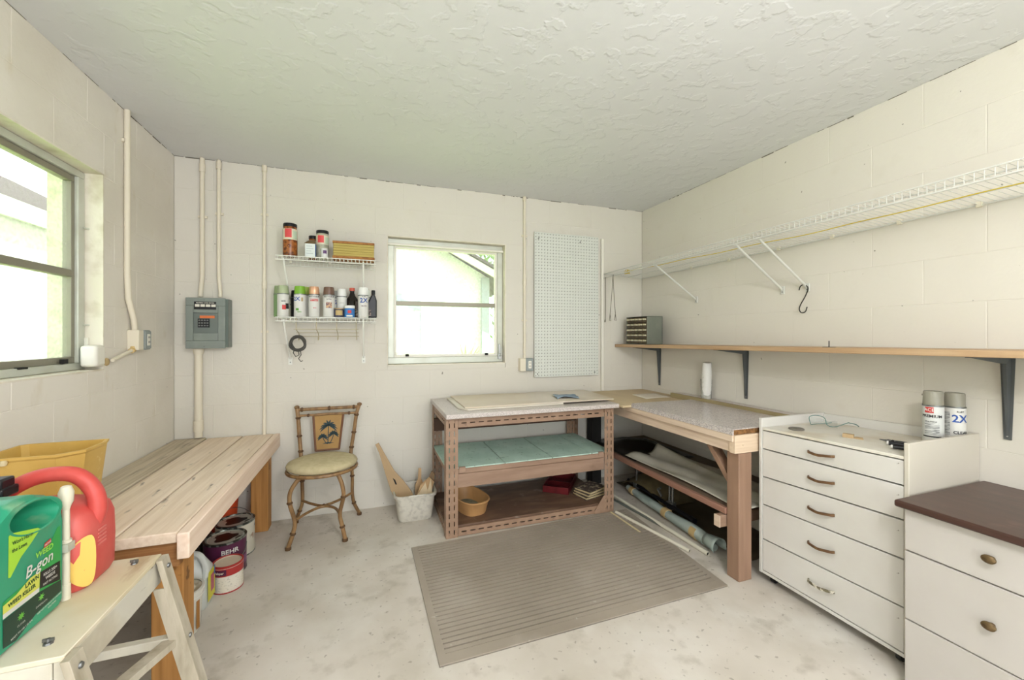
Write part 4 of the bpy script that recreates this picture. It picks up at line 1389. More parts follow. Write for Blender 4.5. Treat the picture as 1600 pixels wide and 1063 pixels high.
# bottom shelf contents
t = root('tan_dishpan', 'tan oval plastic dishpan on the bottom shelf of the brown workbench', 'tub', (.62, 2.75, .0725))
secs = []
for (k_, z_) in ((.80, 0), (.83, .008), (.97, .085), (1.03, .092), (1.03, .098), (.96, .098), (.80, .01)):
    lp_ = []
    for (a, b) in superloop(0, 0, .105 * k_, .175 * k_, 32, 2.8):
        q = Matrix.Rotation(math.radians(14), 2) @ Vector((a, b))
        lp_.append((.655 + q.x, 2.775 + q.y))
    secs.append((lp_, .0725 + z_))
mb = loft(secs, cap=False)
mb.f.append(tuple(reversed(range(32))))
mb.f.append(tuple(range(6 * 32, 7 * 32)))
mb.m += [0, 0]
make('pan_body', mb, mat('tan_plastic', '#c99a66', .45, layers=[('#ad8454', (10, 10, 10), .5, .7, .5)]), t, smooth=50)
make('dried_residue', loft([([(a * .98 + .655 * .02, b * .98 + 2.775 * .02) for a, b in secs[6][0]], .0835), ([(a * .97 + .655 * .03, b * .97 + 2.775 * .03) for a, b in secs[6][0]], .086)]), mat('grey_residue', '#8f8a74', .8, layers=[('#6b705f', (14, 14, 14), .45, .6, .7)]), t)
t = root('red_metal_tray', 'dark red metal tray leaning at the back of the bottom shelf', 'tray', (1.45, 2.85, .0725))
TR = Matrix.Translation((1.44, 2.945, .0735)) @ Matrix.Rotation(math.radians(-38), 4, 'Z')
tm = MB().box(-.10, -.17, 0, .10, .17, .004).box(-.10, -.17, 0, -.096, .17, .05).box(.096, -.17, 0, .10, .17, .05).box(-.10, -.17, 0, .10, -.166, .05).box(-.10, .166, 0, .10, .17, .05)
make('tray_body', tm.xf(TR), mat('dark_red_enamel', '#661b20', .35, layers=[('#4a1216', (12, 12, 12), .45, .6, .7)]), t, bevel=.001)
make('tray_divider', bx(-.10, -.02, .004, .10, -.017, .04).xf(TR), MATS['dark_red_enamel'], t)
# stack of worn books/shingles
for k in range(3):
    T_ = Matrix.Translation((1.57 + .004 * k, 2.705 - .003 * k, .0735 + .021 * k)) @ Matrix.Rotation(math.radians(14 + 5 * k), 4, 'Z')
    lab = ('topmost tattered book with a dark speckled cover on the bottom shelf', 'middle one of three tattered books stacked on the bottom shelf', 'lowest of three tattered books stacked on the bottom shelf')[2 - k]
    tb_ = root('worn_book', lab, 'book', (1.56, 2.72, .0735 + .021 * k))
    make('pages', bx(-.095, -.068, .003, .093, .08, .017).xf(T_), mat('worn_pages', '#d3c196', .9, layers=[('#a58c5e', (10, 10, 120), .45, .6, .7)]), tb_, bevel=.002)
    make('cover', bx(-.1, -.07, .0175, .1, .085, .0205).xf(T_), mat('worn_cover', '#4c4038', .8, layers=[('#a5957c', (26, 26, 26), .52, .6, .9)]), tb_)
    make('back_cover', bx(-.1, -.07, 0, .1, .085, .0025).xf(T_), MATS['worn_cover'], tb_)

# ------------------------------------------------------------------ L-shaped wood bench on the right
M_pine = wood('pale_pine', '#dcc6b0', '#c6ab93', 'y', .6, [('#6a4a36', (30, 30, 30), .74, .78, .8)], 40)
M_bpost = wood('brown_post', '#9b7b65', '#846753', 'z', .6, [('#a88e78', (12, 12, 4), .62, .72, .5)], 30)
M_bstrip = wood('brown_shelf_strip', '#97705f', '#835d4c', 'y', .5, (), 30)
rb_ = root('corner_workbench', 'long wooden workbench along the right wall with granite-look laminate top', 'workbench', (2.08, 2.4, 0))
make('leg', bx(1.803, 1.592, 0, 1.892, 1.668, .668), M_bpost, rb_, bevel=.004)
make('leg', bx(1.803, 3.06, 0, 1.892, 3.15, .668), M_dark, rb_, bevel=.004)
make('leg', bx(2.31, 1.60, 0, 2.399, 1.69, .668), M_bpost, rb_, bevel=.004)
make('front_apron', bx(1.787, 1.628, .670, 1.822, 3.17, .733), M_pine, rb_, bevel=.003)
make('front_trim', bx(1.768, 1.60, .728, 1.787, 3.17, .764), M_pine, rb_, bevel=.004)
make('end_apron', bx(1.775, 1.59, .669, 2.40, 1.627, .764), mat('pine_end', '#dcc5ab', .65, layers=[('#c8ad90', (4, 60, 60), .4, .65, .6)]), rb_, bevel=.003)
make('sub_top', bx(1.79, 1.63, .735, 2.40, 3.175, .764), mat('plywood_edge', '#8a6a45', .8), rb_)
make('laminate_top', bx(1.768, 1.598, .7905, 2.30, 2.455, .7955), M_lam2, rb_, bevel=.002)
make('particle_core', bx(1.775, 1.602, .7655, 2.298, 2.452, .790), mat('particle_board', '#8a6238', .9, layers=[('#5e3f22', (70, 70, 70), .45, .6, .8)]), rb_)
make('laminate_edge', bx(1.765, 1.598, .765, 1.7748, 2.455, .7904), M_lam2, rb_)
cp = MB().prism([(1.694, 2.458), (2.298, 2.458), (2.298, 2.66), (2.40, 2.72), (2.40, 3.175), (1.694, 3.175)], .7655, .781, 'xy')
make('corner_plywood', cp, mat('plywood', '#ccb894', .6, layers=[('#b8a280', (5, 2, 5), .4, .65, .6)]), rb_, bevel=.002)
make('divider_strip', bx(2.300, 1.63, .766, 2.322, 2.68, .817), wood('yellow_strip', '#a0906a', '#877755', 'y', .6), rb_, bevel=.003)
make('rear_ledge', bx(2.3225, 1.63, .766, 2.402, 2.68, .815), M_lam, rb_, bevel=.003)
make('knee_brace', MB().beam((1.848, 1.81, .667), (1.848, 1.67, .50), .03, .06, (1, 0, 0)), M_bpost, rb_, bevel=.002)
make('lower_shelf', bx(1.822, 1.675, .330, 2.402, 3.15, .352), mat('lower_shelf_wood', '#6e5d4c', .7, layers=[('#57483a', (3, 3, 3), .4, .65, .7)]), rb_)
make('shelf_strip', bx(1.793, 1.669, .324, 1.821, 3.15, .357), M_bstrip, rb_, bevel=.003)
make('cross_beam', bx(1.762, 1.672, .256, 2.30, 1.708, .318), M_brd, rb_, bevel=.003)
make('beam_end', bx(1.757, 1.671, .257, 1.7618, 1.709, .317), M_pine, rb_)
for (a, b) in ((1.83, .715), (2.0, .72)):
    make('screw', MB().lathe([(.008, 0), (.006, .002)], (0, 0, 0), 12, M=Matrix.Translation((a, 1.59, b)) @ Matrix.Rotation(PI / 2, 4, 'X')), MATS['pine_end'], rb_)
o = make('paper_sheet', MB().grid(lambda u, v: (2.05 + .24 * u + .03 * v, 2.66 + .22 * v, .7823 + .002 * math.sin(3 * u) + (.0015 if v > .9 else 0)), 6, 5), mat('paper', '#ddd3c3', .8), None, solid=.0015)
tag(o, 'sheet of pale paper lying on the corner plywood', 'paper')

# cups
M_foam = mat('foam_cup', '#e2e0da', .6, layers=[('#b5b2aa', (30, 30, 14), .58, .66, .6)])
t = root('plastic_tumbler', 'clear plastic tumbler holding white cups on the rear ledge', 'tumbler', (2.355, 2.36, .8155))
cx_, cy_, cz_ = 2.352, 2.36, .8155
make('tumbler_body', MB().lathe([(.034, 0), (.036, .004), (.040, .14), (.0385, .14), (.0345, .006)], (cx_, cy_, cz_), 24, cap=False), mat('clear_plastic', '#c9c9c0', .25, alpha=.45), t)
t = root('cup_stack', 'leaning stack of white foam cups standing in the clear tumbler', 'cups', (cx_, cy_, cz_ + .008))
for k in range(5):
    T_ = Matrix.Translation((cx_ + .003 * k * 0, cy_ - .004 * k * 0, cz_ + .004)) @ Matrix.Rotation(math.radians(6), 4, 'X') @ Matrix.Rotation(math.radians(-4), 4, 'Y') @ Matrix.Translation((0, 0, .03 + .035 * k))
    make('cup', MB().lathe([(.033, -.03), (.034, 0), (.030, .09), (.0275, .095), (.01, .095)], (0, 0, 0), 24, M=T_), M_foam, t)

# plastic sheet and black bag on lower shelf
def sheet_fn(u, v):
    x = 1.84 + .40 * v + .02 * math.sin(4 * u)
    y = 1.60 + 1.02 * u
    z = .358 + .012 * abs(math.sin(7 * v + 3 * u)) + .05 * max(0, (u - .72)) * (1 + .6 * math.sin(9 * v)) + .035 * math.exp(-((v - .55 - .2 * u) ** 2) / .006) * (0.4 + u)
    return (x, y, z)


o = make('plastic_dropcloth', MB().grid(sheet_fn, 40, 26), mat('cloudy_plastic', '#cfcabb', .35, alpha=.9, layers=[('#a9a48f', (5, 5, 5), .4, .65, .7)]), None, solid=.0015, smooth=70)
tag(o, 'cloudy plastic drop cloth spread over the lower shelf of the right workbench', 'drop cloth')
o = make('black_bag', MB().grid(lambda u, v: (1.835 + .50 * v, 2.50 + .60 * u + .05 * math.sin(5 * v), .358 + .05 * math.sin(PI * u) * math.sin(PI * v) * (1 + .5 * math.sin(11 * u + 7 * v)) + .003 * math.sin(25 * v)), 26, 22), mat('bin_bag', '#15120f', .35), None, solid=.002, smooth=60)
tag(o, 'flattened black plastic bag at the far end of the lower shelf', 'bag')

# floor things under the right bench
o = make('brown_tarp', MB().grid(lambda u, v: (2.02 + .37 * v, 1.72 + 1.30 * u, .004 + .014 * (math.sin(6 * u + 2 * v) ** 2)), 36, 16), mat('tarp_brown', '#5b4e3a', .8, layers=[('#473c2c', (5, 5, 5), .4, .65, .8)]), None, solid=.004, smooth=60)
tag(o, 'folded dark brown tarp on the floor beneath the right workbench', 'tarp')
o = make('tarp_bundle', MB().grid(lambda u, v: (2.0 + .32 * v, 2.42 + .50 * u, 0.03 + .15 * math.sin(PI * min(1, u * 1.02)) ** .6 * math.sin(PI * (.08 + .9 * v)) ** .5), 24, 16), mat('olive_canvas', '#6b5f42', .85, layers=[('#564b33', (9, 9, 9), .4, .65, .8)]), None, solid=.004, smooth=60)
tag(o, 'olive brown canvas bundle on the floor behind the rolled sheet', 'canvas')


def pole(label, p0, p1, r, m, cap=True):
    t = root('floor_pole', label, 'pole', (p0[0], p0[1], 0))
    p0, p1 = Vector(p0), Vector(p1)
    d = (p1 - p0).normalized()
    pipe = MB().tube([p0, p1], r, 14, caps=False)
    pipe.tube([p0, p1], r * .8, 14, caps=False)
    make('pipe', pipe, m, t)
    make('open_end', MB().tube([p0 + d * .006, p0 + d * .008], r * .82, 14), M_dark, t)
    return t


M_pole = mat('pole_white', '#d8d2c0', .45)
pole('white plastic pole lying nearest to the rubber mat', (1.776, 1.904, .0115), (1.668, 2.50, .0115), .011, M_pole)
pole('longer white pole lying between the grey tube and the rolled sheet', (1.852, 1.843, .0125), (1.822, 2.80, .0125), .012, M_pole)
pole('short dark grey tube lying between the two white poles', (1.838, 2.225, .0085), (1.775, 2.78, .0085), .0085, mat('pole_grey', '#6f746c', .4, .3))
o = make('wood_strip', MB().beam((1.668, 2.50 - .30, .006), (1.655, 2.52, .006), .012, .011), mat('strip_cream', '#d6c79e', .7), None)
o.location.x -= .02
tag(o, 'thin cream wood strip lying along the edge of the rubber mat', 'strip')
# rolled plastic sheet
t = root('rolled_sheet', 'long roll of pale blue green plastic sheeting tied with tape', 'roll', (1.95, 2.36, 0))
M_roll = mat('roll_blue', '#aab6b0', .35, layers=[('#8a9891', (18, 6, 18), .42, .62, .8), ('#c9d6d0', (14, 5, 14), .6, .7, .6)])
rl = []
rr = []
for i in range(25):
    q = i / 24
    rl.append((1.925 + .055 * q + .004 * math.sin(9 * q), 1.93 + .87 * q, .042 + .003 * math.sin(14 * q)))
    rr.append(.036 + .003 * math.sin(11 * q) - .012 * q)
make('roll_body', tb(rl, rr, 16), M_roll, t, smooth=60)
for yy, w_ in ((2.02, .05), (2.31, .045), (2.73, .04)):
    q = (yy - 1.93) / .87
    c_ = Vector((1.925 + .055 * q, yy, .042))
    make('tape_band', tb([c_ - Vector((.002, w_ / 2, 0)), c_ + Vector((.002, w_ / 2, 0))], .0395 - .012 * q, 18), mat('masking_tape', '#c2a878', .6), t)
make('loose_end', MB().grid(lambda u, v: (1.925 + (.034 + .016 * v) * math.cos(-.5 + 4.2 * u), 1.93 - .10 * v, .046 + (.034 + .016 * v) * math.sin(-.5 + 4.2 * u)), 16, 4), M_roll, t, solid=.002, smooth=60)
make('inner_roll', tb([(1.925, 1.94, .03), (1.922, 1.86, .026)], .02, 12), M_roll, t)
# pipe clamp with chrome posts
t = root('bar_clamp', 'long black pipe clamp with chrome jaws on the floor under the right bench', 'clamp', (2.0, 2.3, 0))
make('pipe', tb([(1.992, 2.12, .075), (2.02, 2.85, .085)], .013, 12), M_black, t)
make('pipe_end', tb([(1.99, 2.09, .072), (1.992, 2.13, .075)], .019, 12), M_black, t)
for yy in (2.33, 2.36, 2.74):
    make('upright', tb([(2.02, yy, .06), (2.02, yy, .27)], .008, 10), M_chrome, t)
make('jaw', bx(2.0, 2.315, .05, 2.04, 2.375, .10), M_steel, t, bevel=.004)
make('jaw', bx(2.0, 2.72, .05, 2.04, 2.76, .10), M_steel, t, bevel=.004)
make('lever', tb([(2.0, 2.42, .11), (2.0, 2.46, .15), (2.0, 2.43, .17)], .009, 8), M_steel, t)

# ------------------------------------------------------------------ rubber mat
M_mat = mat('rubber_mat', '#a3988a', .55, layers=[('#8a7f71', (2, 2, 2), .4, .65, .6), ('#b5aca0', (3, 3, 3), .55, .75, .6), ('#c4bcb0', (26, 26, 26), .70, .76, .6)], world=True)
mt = root('rubber_mat', 'large ribbed grey brown rubber mat on the concrete floor', 'mat', (1.0, 2.04, 0))
cA, cB, cC, cD = Vector((.234, 2.494, 0)), Vector((1.773, 2.531, 0)), Vector((1.721, 1.587, 0)), Vector((.253, 1.566, 0))


def mat_pt(u, v, z):
    p = (cD * (1 - u) + cC * u) * (1 - v) + (cA * (1 - u) + cB * u) * v
    return (p.x, p.y, z)


base = MB()
nr = 30
vm, um = .045, .022


def strip(mb, u0, u1, v0, v1, zt, nseg=1):
    a = [mat_pt(u0, v0, 0), mat_pt(u1, v0, 0), mat_pt(u1, v1, 0), mat_pt(u0, v1, 0)]
    b = [(p[0], p[1], zt) for p in a]
    mb.add(a + b, [(0, 3, 2, 1), (4, 5, 6, 7), (0, 1, 5, 4), (1, 2, 6, 5), (2, 3, 7, 6), (3, 0, 4, 7)])


make('mat_base', MB().add([mat_pt(*q, z) for z in (0, .0035) for q in ((0, 0), (1, 0), (1, 1), (0, 1))], [(0, 3, 2, 1), (4, 5, 6, 7), (0, 1, 5, 4), (1, 2, 6, 5), (2, 3, 7, 6), (3, 0, 4, 7)]), mat('rubber_groove', '#463e36', .7), mt)
bd = MB()
strip(bd, 0, 1, 0, vm * 1.2, .0085)
strip(bd, 0, 1, 1 - vm * .5, 1, .0085)
strip(bd, 0, um, vm * 1.2, 1 - vm * .5, .0085)
strip(bd, 1 - um, 1, vm * 1.2, 1 - vm * .5, .0085)
make('border', bd, M_mat, mt)
v0_, v1_ = vm * 1.2, 1 - vm * .5
for k in range(nr):
    a = v0_ + (v1_ - v0_) * (k + .06) / nr
    b = v0_ + (v1_ - v0_) * (k + .80) / nr
    m_ = MB()
    strip(m_, um, 1 - um, a, b, .0088)
    make('rib', m_, M_mat, mt)

# ------------------------------------------------------------------ white rolling drawer cabinet
M_cab = mat('cabinet_white', '#d6d3cd', .42, layers=[('#cac6be', (4, 4, 4), .45, .7, .6), ('#6e675a', (30, 30, 30), .76, .79, .7, 2)])
M_cabt = mat('cabinet_top', '#dcd8cc', .45, layers=[('#bfae90', (5, 5, 5), .48, .68, .6), ('#7a6a50', (30, 30, 30), .72, .76, .6)])
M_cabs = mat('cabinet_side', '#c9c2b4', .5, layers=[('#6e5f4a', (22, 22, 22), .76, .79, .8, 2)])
M_hnd = mat('bronze_pull', '#6e5138', .4, .4, layers=[('#9a7a55', (40, 40, 40), .5, .65, .6)])
cbn = root('drawer_cabinet', 'white wooden cabinet with five wide drawers on casters', 'cabinet', (2.17, 1.26, 0))
CX0, CX1, CY0, CY1 = 1.93, 2.402, .951, 1.578
zA, zB = .845, .872     # left and near top heights


def slab(y0_, y1_, x0_, x1_, zl0, zl1, zn0, zn1):
    """box whose bottom/top heights differ at far (l) and near (n) ends"""
    vs = [(x0_, y1_, zl0), (x1_, y1_, zl0), (x1_, y0_, zn0), (x0_, y0_, zn0), (x0_, y1_, zl1), (x1_, y1_, zl1), (x1_, y0_, zn1), (x0_, y0_, zn1)]
    return MB().add(vs, [(0, 3, 2, 1), (4, 5, 6, 7), (0, 1, 5, 4), (1, 2, 6, 5), (2, 3, 7, 6), (3, 0, 4, 7)])


make('side_panel', bx(CX0 - .004, CY1 - .016, .046, CX1, CY1, .850), M_cab, cbn, bevel=.002)
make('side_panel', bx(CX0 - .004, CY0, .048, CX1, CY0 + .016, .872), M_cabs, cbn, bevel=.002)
make('bottom_panel', bx(CX0 + .0, CY0 + .017, .046, CX1 - .01, CY1 - .017, .060), M_cab, cbn)
make('back_panel', slab(CY0 + .017, CY1 - .017, CX1 - .012, CX1, .05, .845, .05, .868), M_cab, cbn)
make('top_panel', slab(CY0 + .017, CY1 - .017, CX0 - .002, CX1 - .013, .790, .803, .806, .819), M_cabt, cbn, bevel=.002)
dl = [(.788, .804), (.692, .705), (.547, .573), (.403, .422), (.223, .237), (.060, .062)]
zh = [.745, .627, .486, .323, .147]
for k in range(5):
    tl, tn = dl[k]
    bl, bn_ = dl[k + 1]
    dr = slab(CY0 + .0185, CY1 - .0185, CX0, CX0 + .018, bl + .003, tl - .003, bn_ + .003, tn - .003)
    d_ = make('drawer', dr, M_cab, cbn, bevel=.0015, label=None)
    ya, yb_ = 1.325, 1.215
    pts = [(CX0 - .001, ya, zh[k] - .002), (CX0 - .014, ya - .006, zh[k] - .002), (CX0 - .022, ya - .03, zh[k] - .003), (CX0 - .025, (ya + yb_) / 2, zh[k] - .004), (CX0 - .022, yb_ + .03, zh[k]), (CX0 - .014, yb_ + .006, zh[k] + .003), (CX0 - .001, yb_, zh[k] + .003)]
    hm = MB()
    hp_ = curve(pts, 4)
    for i in range(len(hp_) - 1):
        hm.beam(hp_[i], hp_[i + 1] + (hp_[i + 1] - hp_[i]) * .15, .005, .011)
    if k == 4:
        make('handle', hm, mat('worn_pull', '#77705a', .5, .4, layers=[('#ddd8c8', (60, 60, 60), .48, .54, 1)]), d_, label='paint splashed worn metal pull')
    else:
        make('handle', hm, M_hnd, d_)
    make('drawer_box', slab(CY0 + .03, CY1 - .03, CX0 + .019, CX1 - .04, bl + .01, tl - .012, bl + .01, tl - .012), M_dark, cbn)
for (x, y) in ((1.975, 1.53), (1.975, 1.0), (2.35, 1.53), (2.35, 1.0)):
    c_ = make('caster_fork', MB().box(x - .015, y - .013, .028, x + .015, y - .010, .045).box(x - .015, y + .010, .028, x + .015, y + .013, .045).box(x - .02, y - .018, .042, x + .02, y + .018, .046), M_steel, cbn)
    make('caster_wheel', MB().lathe([(.006, -.009), (.019, -.009), (.020, 0), (.019, .009), (.006, .009)], (0, 0, 0), 18, M=Matrix.Translation((x, y, .0205)) @ Matrix.Rotation(PI / 2, 4, 'X')), M_black, c_)

# things on the cabinet
def topz(y):
    return .803 + (CY1 - y) / (CY1 - CY0) * .016 + .0005


o = make('round_disc', MB().lathe([(.032, 0), (.034, .002), (.034, .006), (.031, .008)], (2.03, 1.455, topz(1.455)), 28), mat('disc_grey', '#6f6a62', .5), None)
tag(o, 'flat round grey disc at the left end of the white cabinet top', 'disc')
t = root('safety_glasses', 'clear safety glasses with thin teal edges on the cabinet top', 'glasses', (2.26, 1.47, topz(1.47)))
M_len = mat('clear_lens', '#b9c9c4', .1, alpha=.25)
M_teal = mat('teal_edge', '#3f6f6a', .35)
gz = topz(1.45) + .004
rim = curve([(2.20, 1.50, gz), (2.21, 1.515, gz + .035), (2.24, 1.50, gz + .046), (2.25, 1.465, gz + .038), (2.235, 1.44, gz + .006), (2.25, 1.41, gz + .004), (2.28, 1.37, gz + .03)], 5)
make('frame_rim', tb(rim, .0018, 6), M_teal, t)
make('lens', MB().grid(lambda u, v: (2.215 + .035 * math.sin(PI * u), 1.51 - .13 * u, gz + .002 + .036 * v * (.6 + .4 * abs(math.cos(PI * u)))), 12, 3), M_len, t)
make('temple_arm', tb(curve([(2.205, 1.50, gz), (2.27, 1.50, gz - .001), (2.33, 1.48, gz + .004)], 4), .0018, 6), M_teal, t)
make('temple_arm', tb(curve([(2.28, 1.37, gz + .03), (2.32, 1.36, gz + .02), (2.36, 1.37, gz + .004)], 4), .0022, 6), M_teal, t)
yy = 1.25
T_ = Matrix.Translation((2.08, yy, topz(yy))) @ Matrix.Rotation(math.radians(25), 4, 'Z')
o = make('wood_chip', bx(-.014, -.02, 0, .014, .02, .016).add([(-.02, -.055, 0), (.018, -.05, 0), (.012, -.022, 0), (-.014, -.022, 0), (-.02, -.055, .005), (.018, -.05, .005), (.012, -.022, .006), (-.014, -.022, .006)], [(0, 3, 2, 1), (4, 5, 6, 7), (0, 1, 5, 4), (1, 2, 6, 5), (2, 3, 7, 6), (3, 0, 4, 7)]).xf(T_), mat('chip_tan', '#b89e78', .8), None, bevel=.001)
tag(o, 'small tan wood offcut in the middle of the white cabinet top', 'wood scrap')
# pens and fittings
for (lab, p0, p1, r, m) in (('fat black marker pen with a white end beside the near side panel', (2.06, 1.085, 0), (2.10, .985, 0), .009, M_black),
                            ('thin black pencil lying behind the marker pens', (2.13, 1.10, 0), (2.19, .985, 0), .005, M_black),
                            ('short black marker nearest the front edge of the cabinet top', (2.01, 1.045, 0), (2.045, .975, 0), .008, M_black)):
    zz = topz(1.0) + r + .002
    t = root('marker_pen', lab, 'pen', (p0[0], p0[1], zz - r))
    a, b = Vector((p0[0], p0[1], zz)), Vector((p1[0], p1[1], zz))
    make('barrel', tb([a, b], r, 12), m, t)
    make('end_cap', tb([a - (b - a).normalized() * .006, a], r * .95, 12), LABELW, t)
t = root('metal_fitting', 'small metal spray fitting with a needle tip on the cabinet top', 'fitting', (2.15, 1.12, topz(1.1)))
zz = topz(1.12) + .009
make('fitting_body', MB().lathe([(.005, 0), (.008, .004), (.008, .02), (.005, .024), (.002, .05)], (0, 0, 0), 12, M=Matrix.Translation((2.12, 1.10, zz)) @ Matrix.Rotation(PI / 2, 4, 'X') @ Matrix.Rotation(PI, 4, 'X')), M_steel, t)
make('fitting_collar', MB().lathe([(.009, 0), (.009, .006)], (0, 0, 0), 8, M=Matrix.Translation((2.12, 1.105, zz)) @ Matrix.Rotation(PI / 2, 4, 'X')), M_black, t)
o = make('folded_sandpaper', bx(2.16, .985, topz(1.0), 2.24, 1.06, topz(1.0) + .005), mat('sandpaper', '#b39a76', .95), None, bevel=.001)
tag(o, 'folded tan sandpaper piece in front of the clear capped spray can', 'sandpaper')
M_ccap = mat('clear_cap', '#a8a494', .3, alpha=.6)
M_gw = mat('can_greywhite', '#cbccc8', .4)
spray_can('clear capped spray can with a red logo on the white cabinet', 2.262, 1.035, topz(1.0) + .001, M_gw, M_ccap, r=.0335, h=.225, clear=True, ang=facing(2.262, 1.035) - .12,
          patches=((RED, -.25, .42, .136, .160), (INK, 0, .9, .034, .039), (mat('text_grey', '#8b8c8a', .6, layers=[('#cbccc8', (30, 30, 260), .45, .55, 1)]), .0, .7, .045, .095),),
          marks=(('ACE', .018, LABELW, -.25, .148), ('PREMIUM', .0165, INK, -.02, .122), ('Gloss Enamel', .007, INK, -.1, .100)))
spray_can('clear capped spray can with blue number at the near corner of the cabinet', 2.345, 1.003, topz(1.0) + .001, LABELW, M_ccap, r=.0335, h=.218, clear=True, ang=facing(2.345, 1.003) - .12,
          patches=((MATS['text_grey'], -.65, .35, .04, .14),),
          marks=(('2X', .044, BLUE, .62, .112), ('CLEAR', .017, INK, .72, .055), ('RUST', .010, INK, .62, .142)))

# ------------------------------------------------------------------ cream dresser, near right
M_drs = mat('dresser_cream', '#c2bdb7', .45, layers=[('#bab4ac', (4, 4, 4), .45, .7, .5)])
M_dkt = wood('dark_top', '#4d342c', '#3a2620', 'y', .32, [('#6a4f44', (12, 12, 12), .6, .75, .5)], 30, .1)
M_knob = mat('antique_knob', '#6e5a3c', .4, .5, layers=[('#4a3a24', (80, 80, 80), .45, .6, .7)])
ds = root('dresser', 'cream painted dresser with dark brown top in the near right corner', 'dresser', (2.1, .5, 0))
DX, DY0, DY1 = 1.842, .02, .925
make('carcass', bx(DX + .016, DY0, .0, 2.39, DY1, .655), M_drs, ds, bevel=.002)
make('top', bx(1.815, DY0 - .02, .6555, 2.402, .942, .681), M_dkt, ds, bevel=.007)
for (za, zb, zk) in ((.502, .652, .583), (.252, .498, .374), (.01, .248, .13)):
    d_ = make('drawer', bx(DX, DY0 + .002, za, DX + .0155, DY1 - .002, zb), M_drs, ds, bevel=.003)
    for yk_ in (.702, .24):
        kn = MB().lathe([(.008, 0), (.007, .010), (.012, .014), (.017, .018), (.017, .023), (.012, .027), (.004, .028)], (0, 0, 0), 20)
        kn.xf(Matrix.Translation((DX, yk_, zk)) @ Matrix.Rotation(-PI / 2, 4, 'Y') @ Matrix.Diagonal((.78, 1.0, 1, 1)))
        make('knob', kn, M_knob, d_)

# ------------------------------------------------------------------ wooden wall shelf, right
M_shw = wood('shelf_wood', '#b89a78', '#9c7a56', 'y', .55, [('#d9c29c', (6, 1.5, 6), .55, .75, .4)], 50)
sh = root('wall_shelf', 'long wooden shelf on three dark steel brackets along the right wall', 'shelf', (2.25, 1.4, 1.19))


def shz(y):
    return 1.2015 + (3.18 - y) * .0112


sm = MB()
ya, yb_ = -.4, 3.178
vs = []
for y in (ya, yb_):
    for (x, dz) in ((2.106, -.026), (2.402, -.026), (2.402, 0), (2.106, 0)):
        vs.append((x, y, shz(y) + dz))
sm.add(vs, [(0, 1, 2, 3), (7, 6, 5, 4), (0, 4, 5, 1), (1, 5, 6, 2), (2, 6, 7, 3), (3, 7, 4, 0)])
make('board', sm, M_shw, sh, bevel=.003)
M_brk = mat('bracket_steel', '#545757', .45, .0)


def bracket(y):
    zt = shz(y) - .0265
    t = make('bracket', MB().add(
        # vertical leg: tapered channel on the wall
        [(2.403, y - .021, zt), (2.403, y + .021, zt), (2.403, y + .011, zt - .335), (2.403, y - .011, zt - .335),
         (2.400, y - .021, zt), (2.400, y + .021, zt), (2.400, y + .011, zt - .335), (2.400, y - .011, zt - .335)],
        [(0, 1, 2, 3), (7, 6, 5, 4), (0, 4, 5, 1), (1, 5, 6, 2), (2, 6, 7, 3), (3, 7, 4, 0)]), M_brk, sh)
    # raised rib of the leg and the arm
    make('leg_rib', MB().add([(2.400, y - .010, zt), (2.400, y + .010, zt), (2.400, y + .004, zt - .315), (2.400, y - .004, zt - .315),
                              (2.372, y - .006, zt), (2.372, y + .006, zt), (2.394, y + .003, zt - .30), (2.394, y - .003, zt - .30)],
                             [(0, 1, 2, 3), (7, 6, 5, 4), (0, 4, 5, 1), (1, 5, 6, 2), (2, 6, 7, 3), (3, 7, 4, 0)]), M_brk, t)
    make('arm', MB().add([(2.403, y - .021, zt), (2.403, y + .021, zt), (2.13, y + .011, zt), (2.13, y - .011, zt),
                          (2.403, y - .021, zt - .003), (2.403, y + .021, zt - .003), (2.13, y + .011, zt - .003), (2.13, y - .011, zt - .003),
                          ], [(0, 1, 2, 3), (7, 6, 5, 4), (0, 4, 5, 1), (1, 5, 6, 2), (2, 6, 7, 3), (3, 7, 4, 0)]), M_brk, t)
    make('arm_rib', MB().add([(2.403, y - .010, zt - .003), (2.403, y + .010, zt - .003), (2.15, y + .004, zt - .003), (2.15, y - .004, zt - .003),
                              (2.403, y - .006, zt - .035), (2.403, y + .006, zt - .035), (2.16, y + .003, zt - .006), (2.16, y - .003, zt - .006)],
                             [(0, 1, 2, 3), (7, 6, 5, 4), (0, 4, 5, 1), (1, 5, 6, 2), (2, 6, 7, 3), (3, 7, 4, 0)]), M_brk, t)
    make('screw', MB().lathe([(.004, 0), (.003, .002)], (0, 0, 0), 8, M=Matrix.Translation((2.4, y, zt - .322)) @ Matrix.Rotation(-PI / 2, 4, 'Y')), M_chrome, t)


for y in (2.935, 2.065, .872):
    bracket(y)
t = root('small_nail', 'small black nail stand on top of the wooden wall shelf', 'nail', (2.3, 1.48, shz(1.48)))
make('spike', tb([(2.2, 1.41, shz(1.41) + .002), (2.2, 1.41, shz(1.41) + .033)], .0025, 6), M_black, t)
make('base', bx(2.19, 1.385, shz(1.41), 2.21, 1.435, shz(1.41) + .002), M_black, t)
t.location = t.location
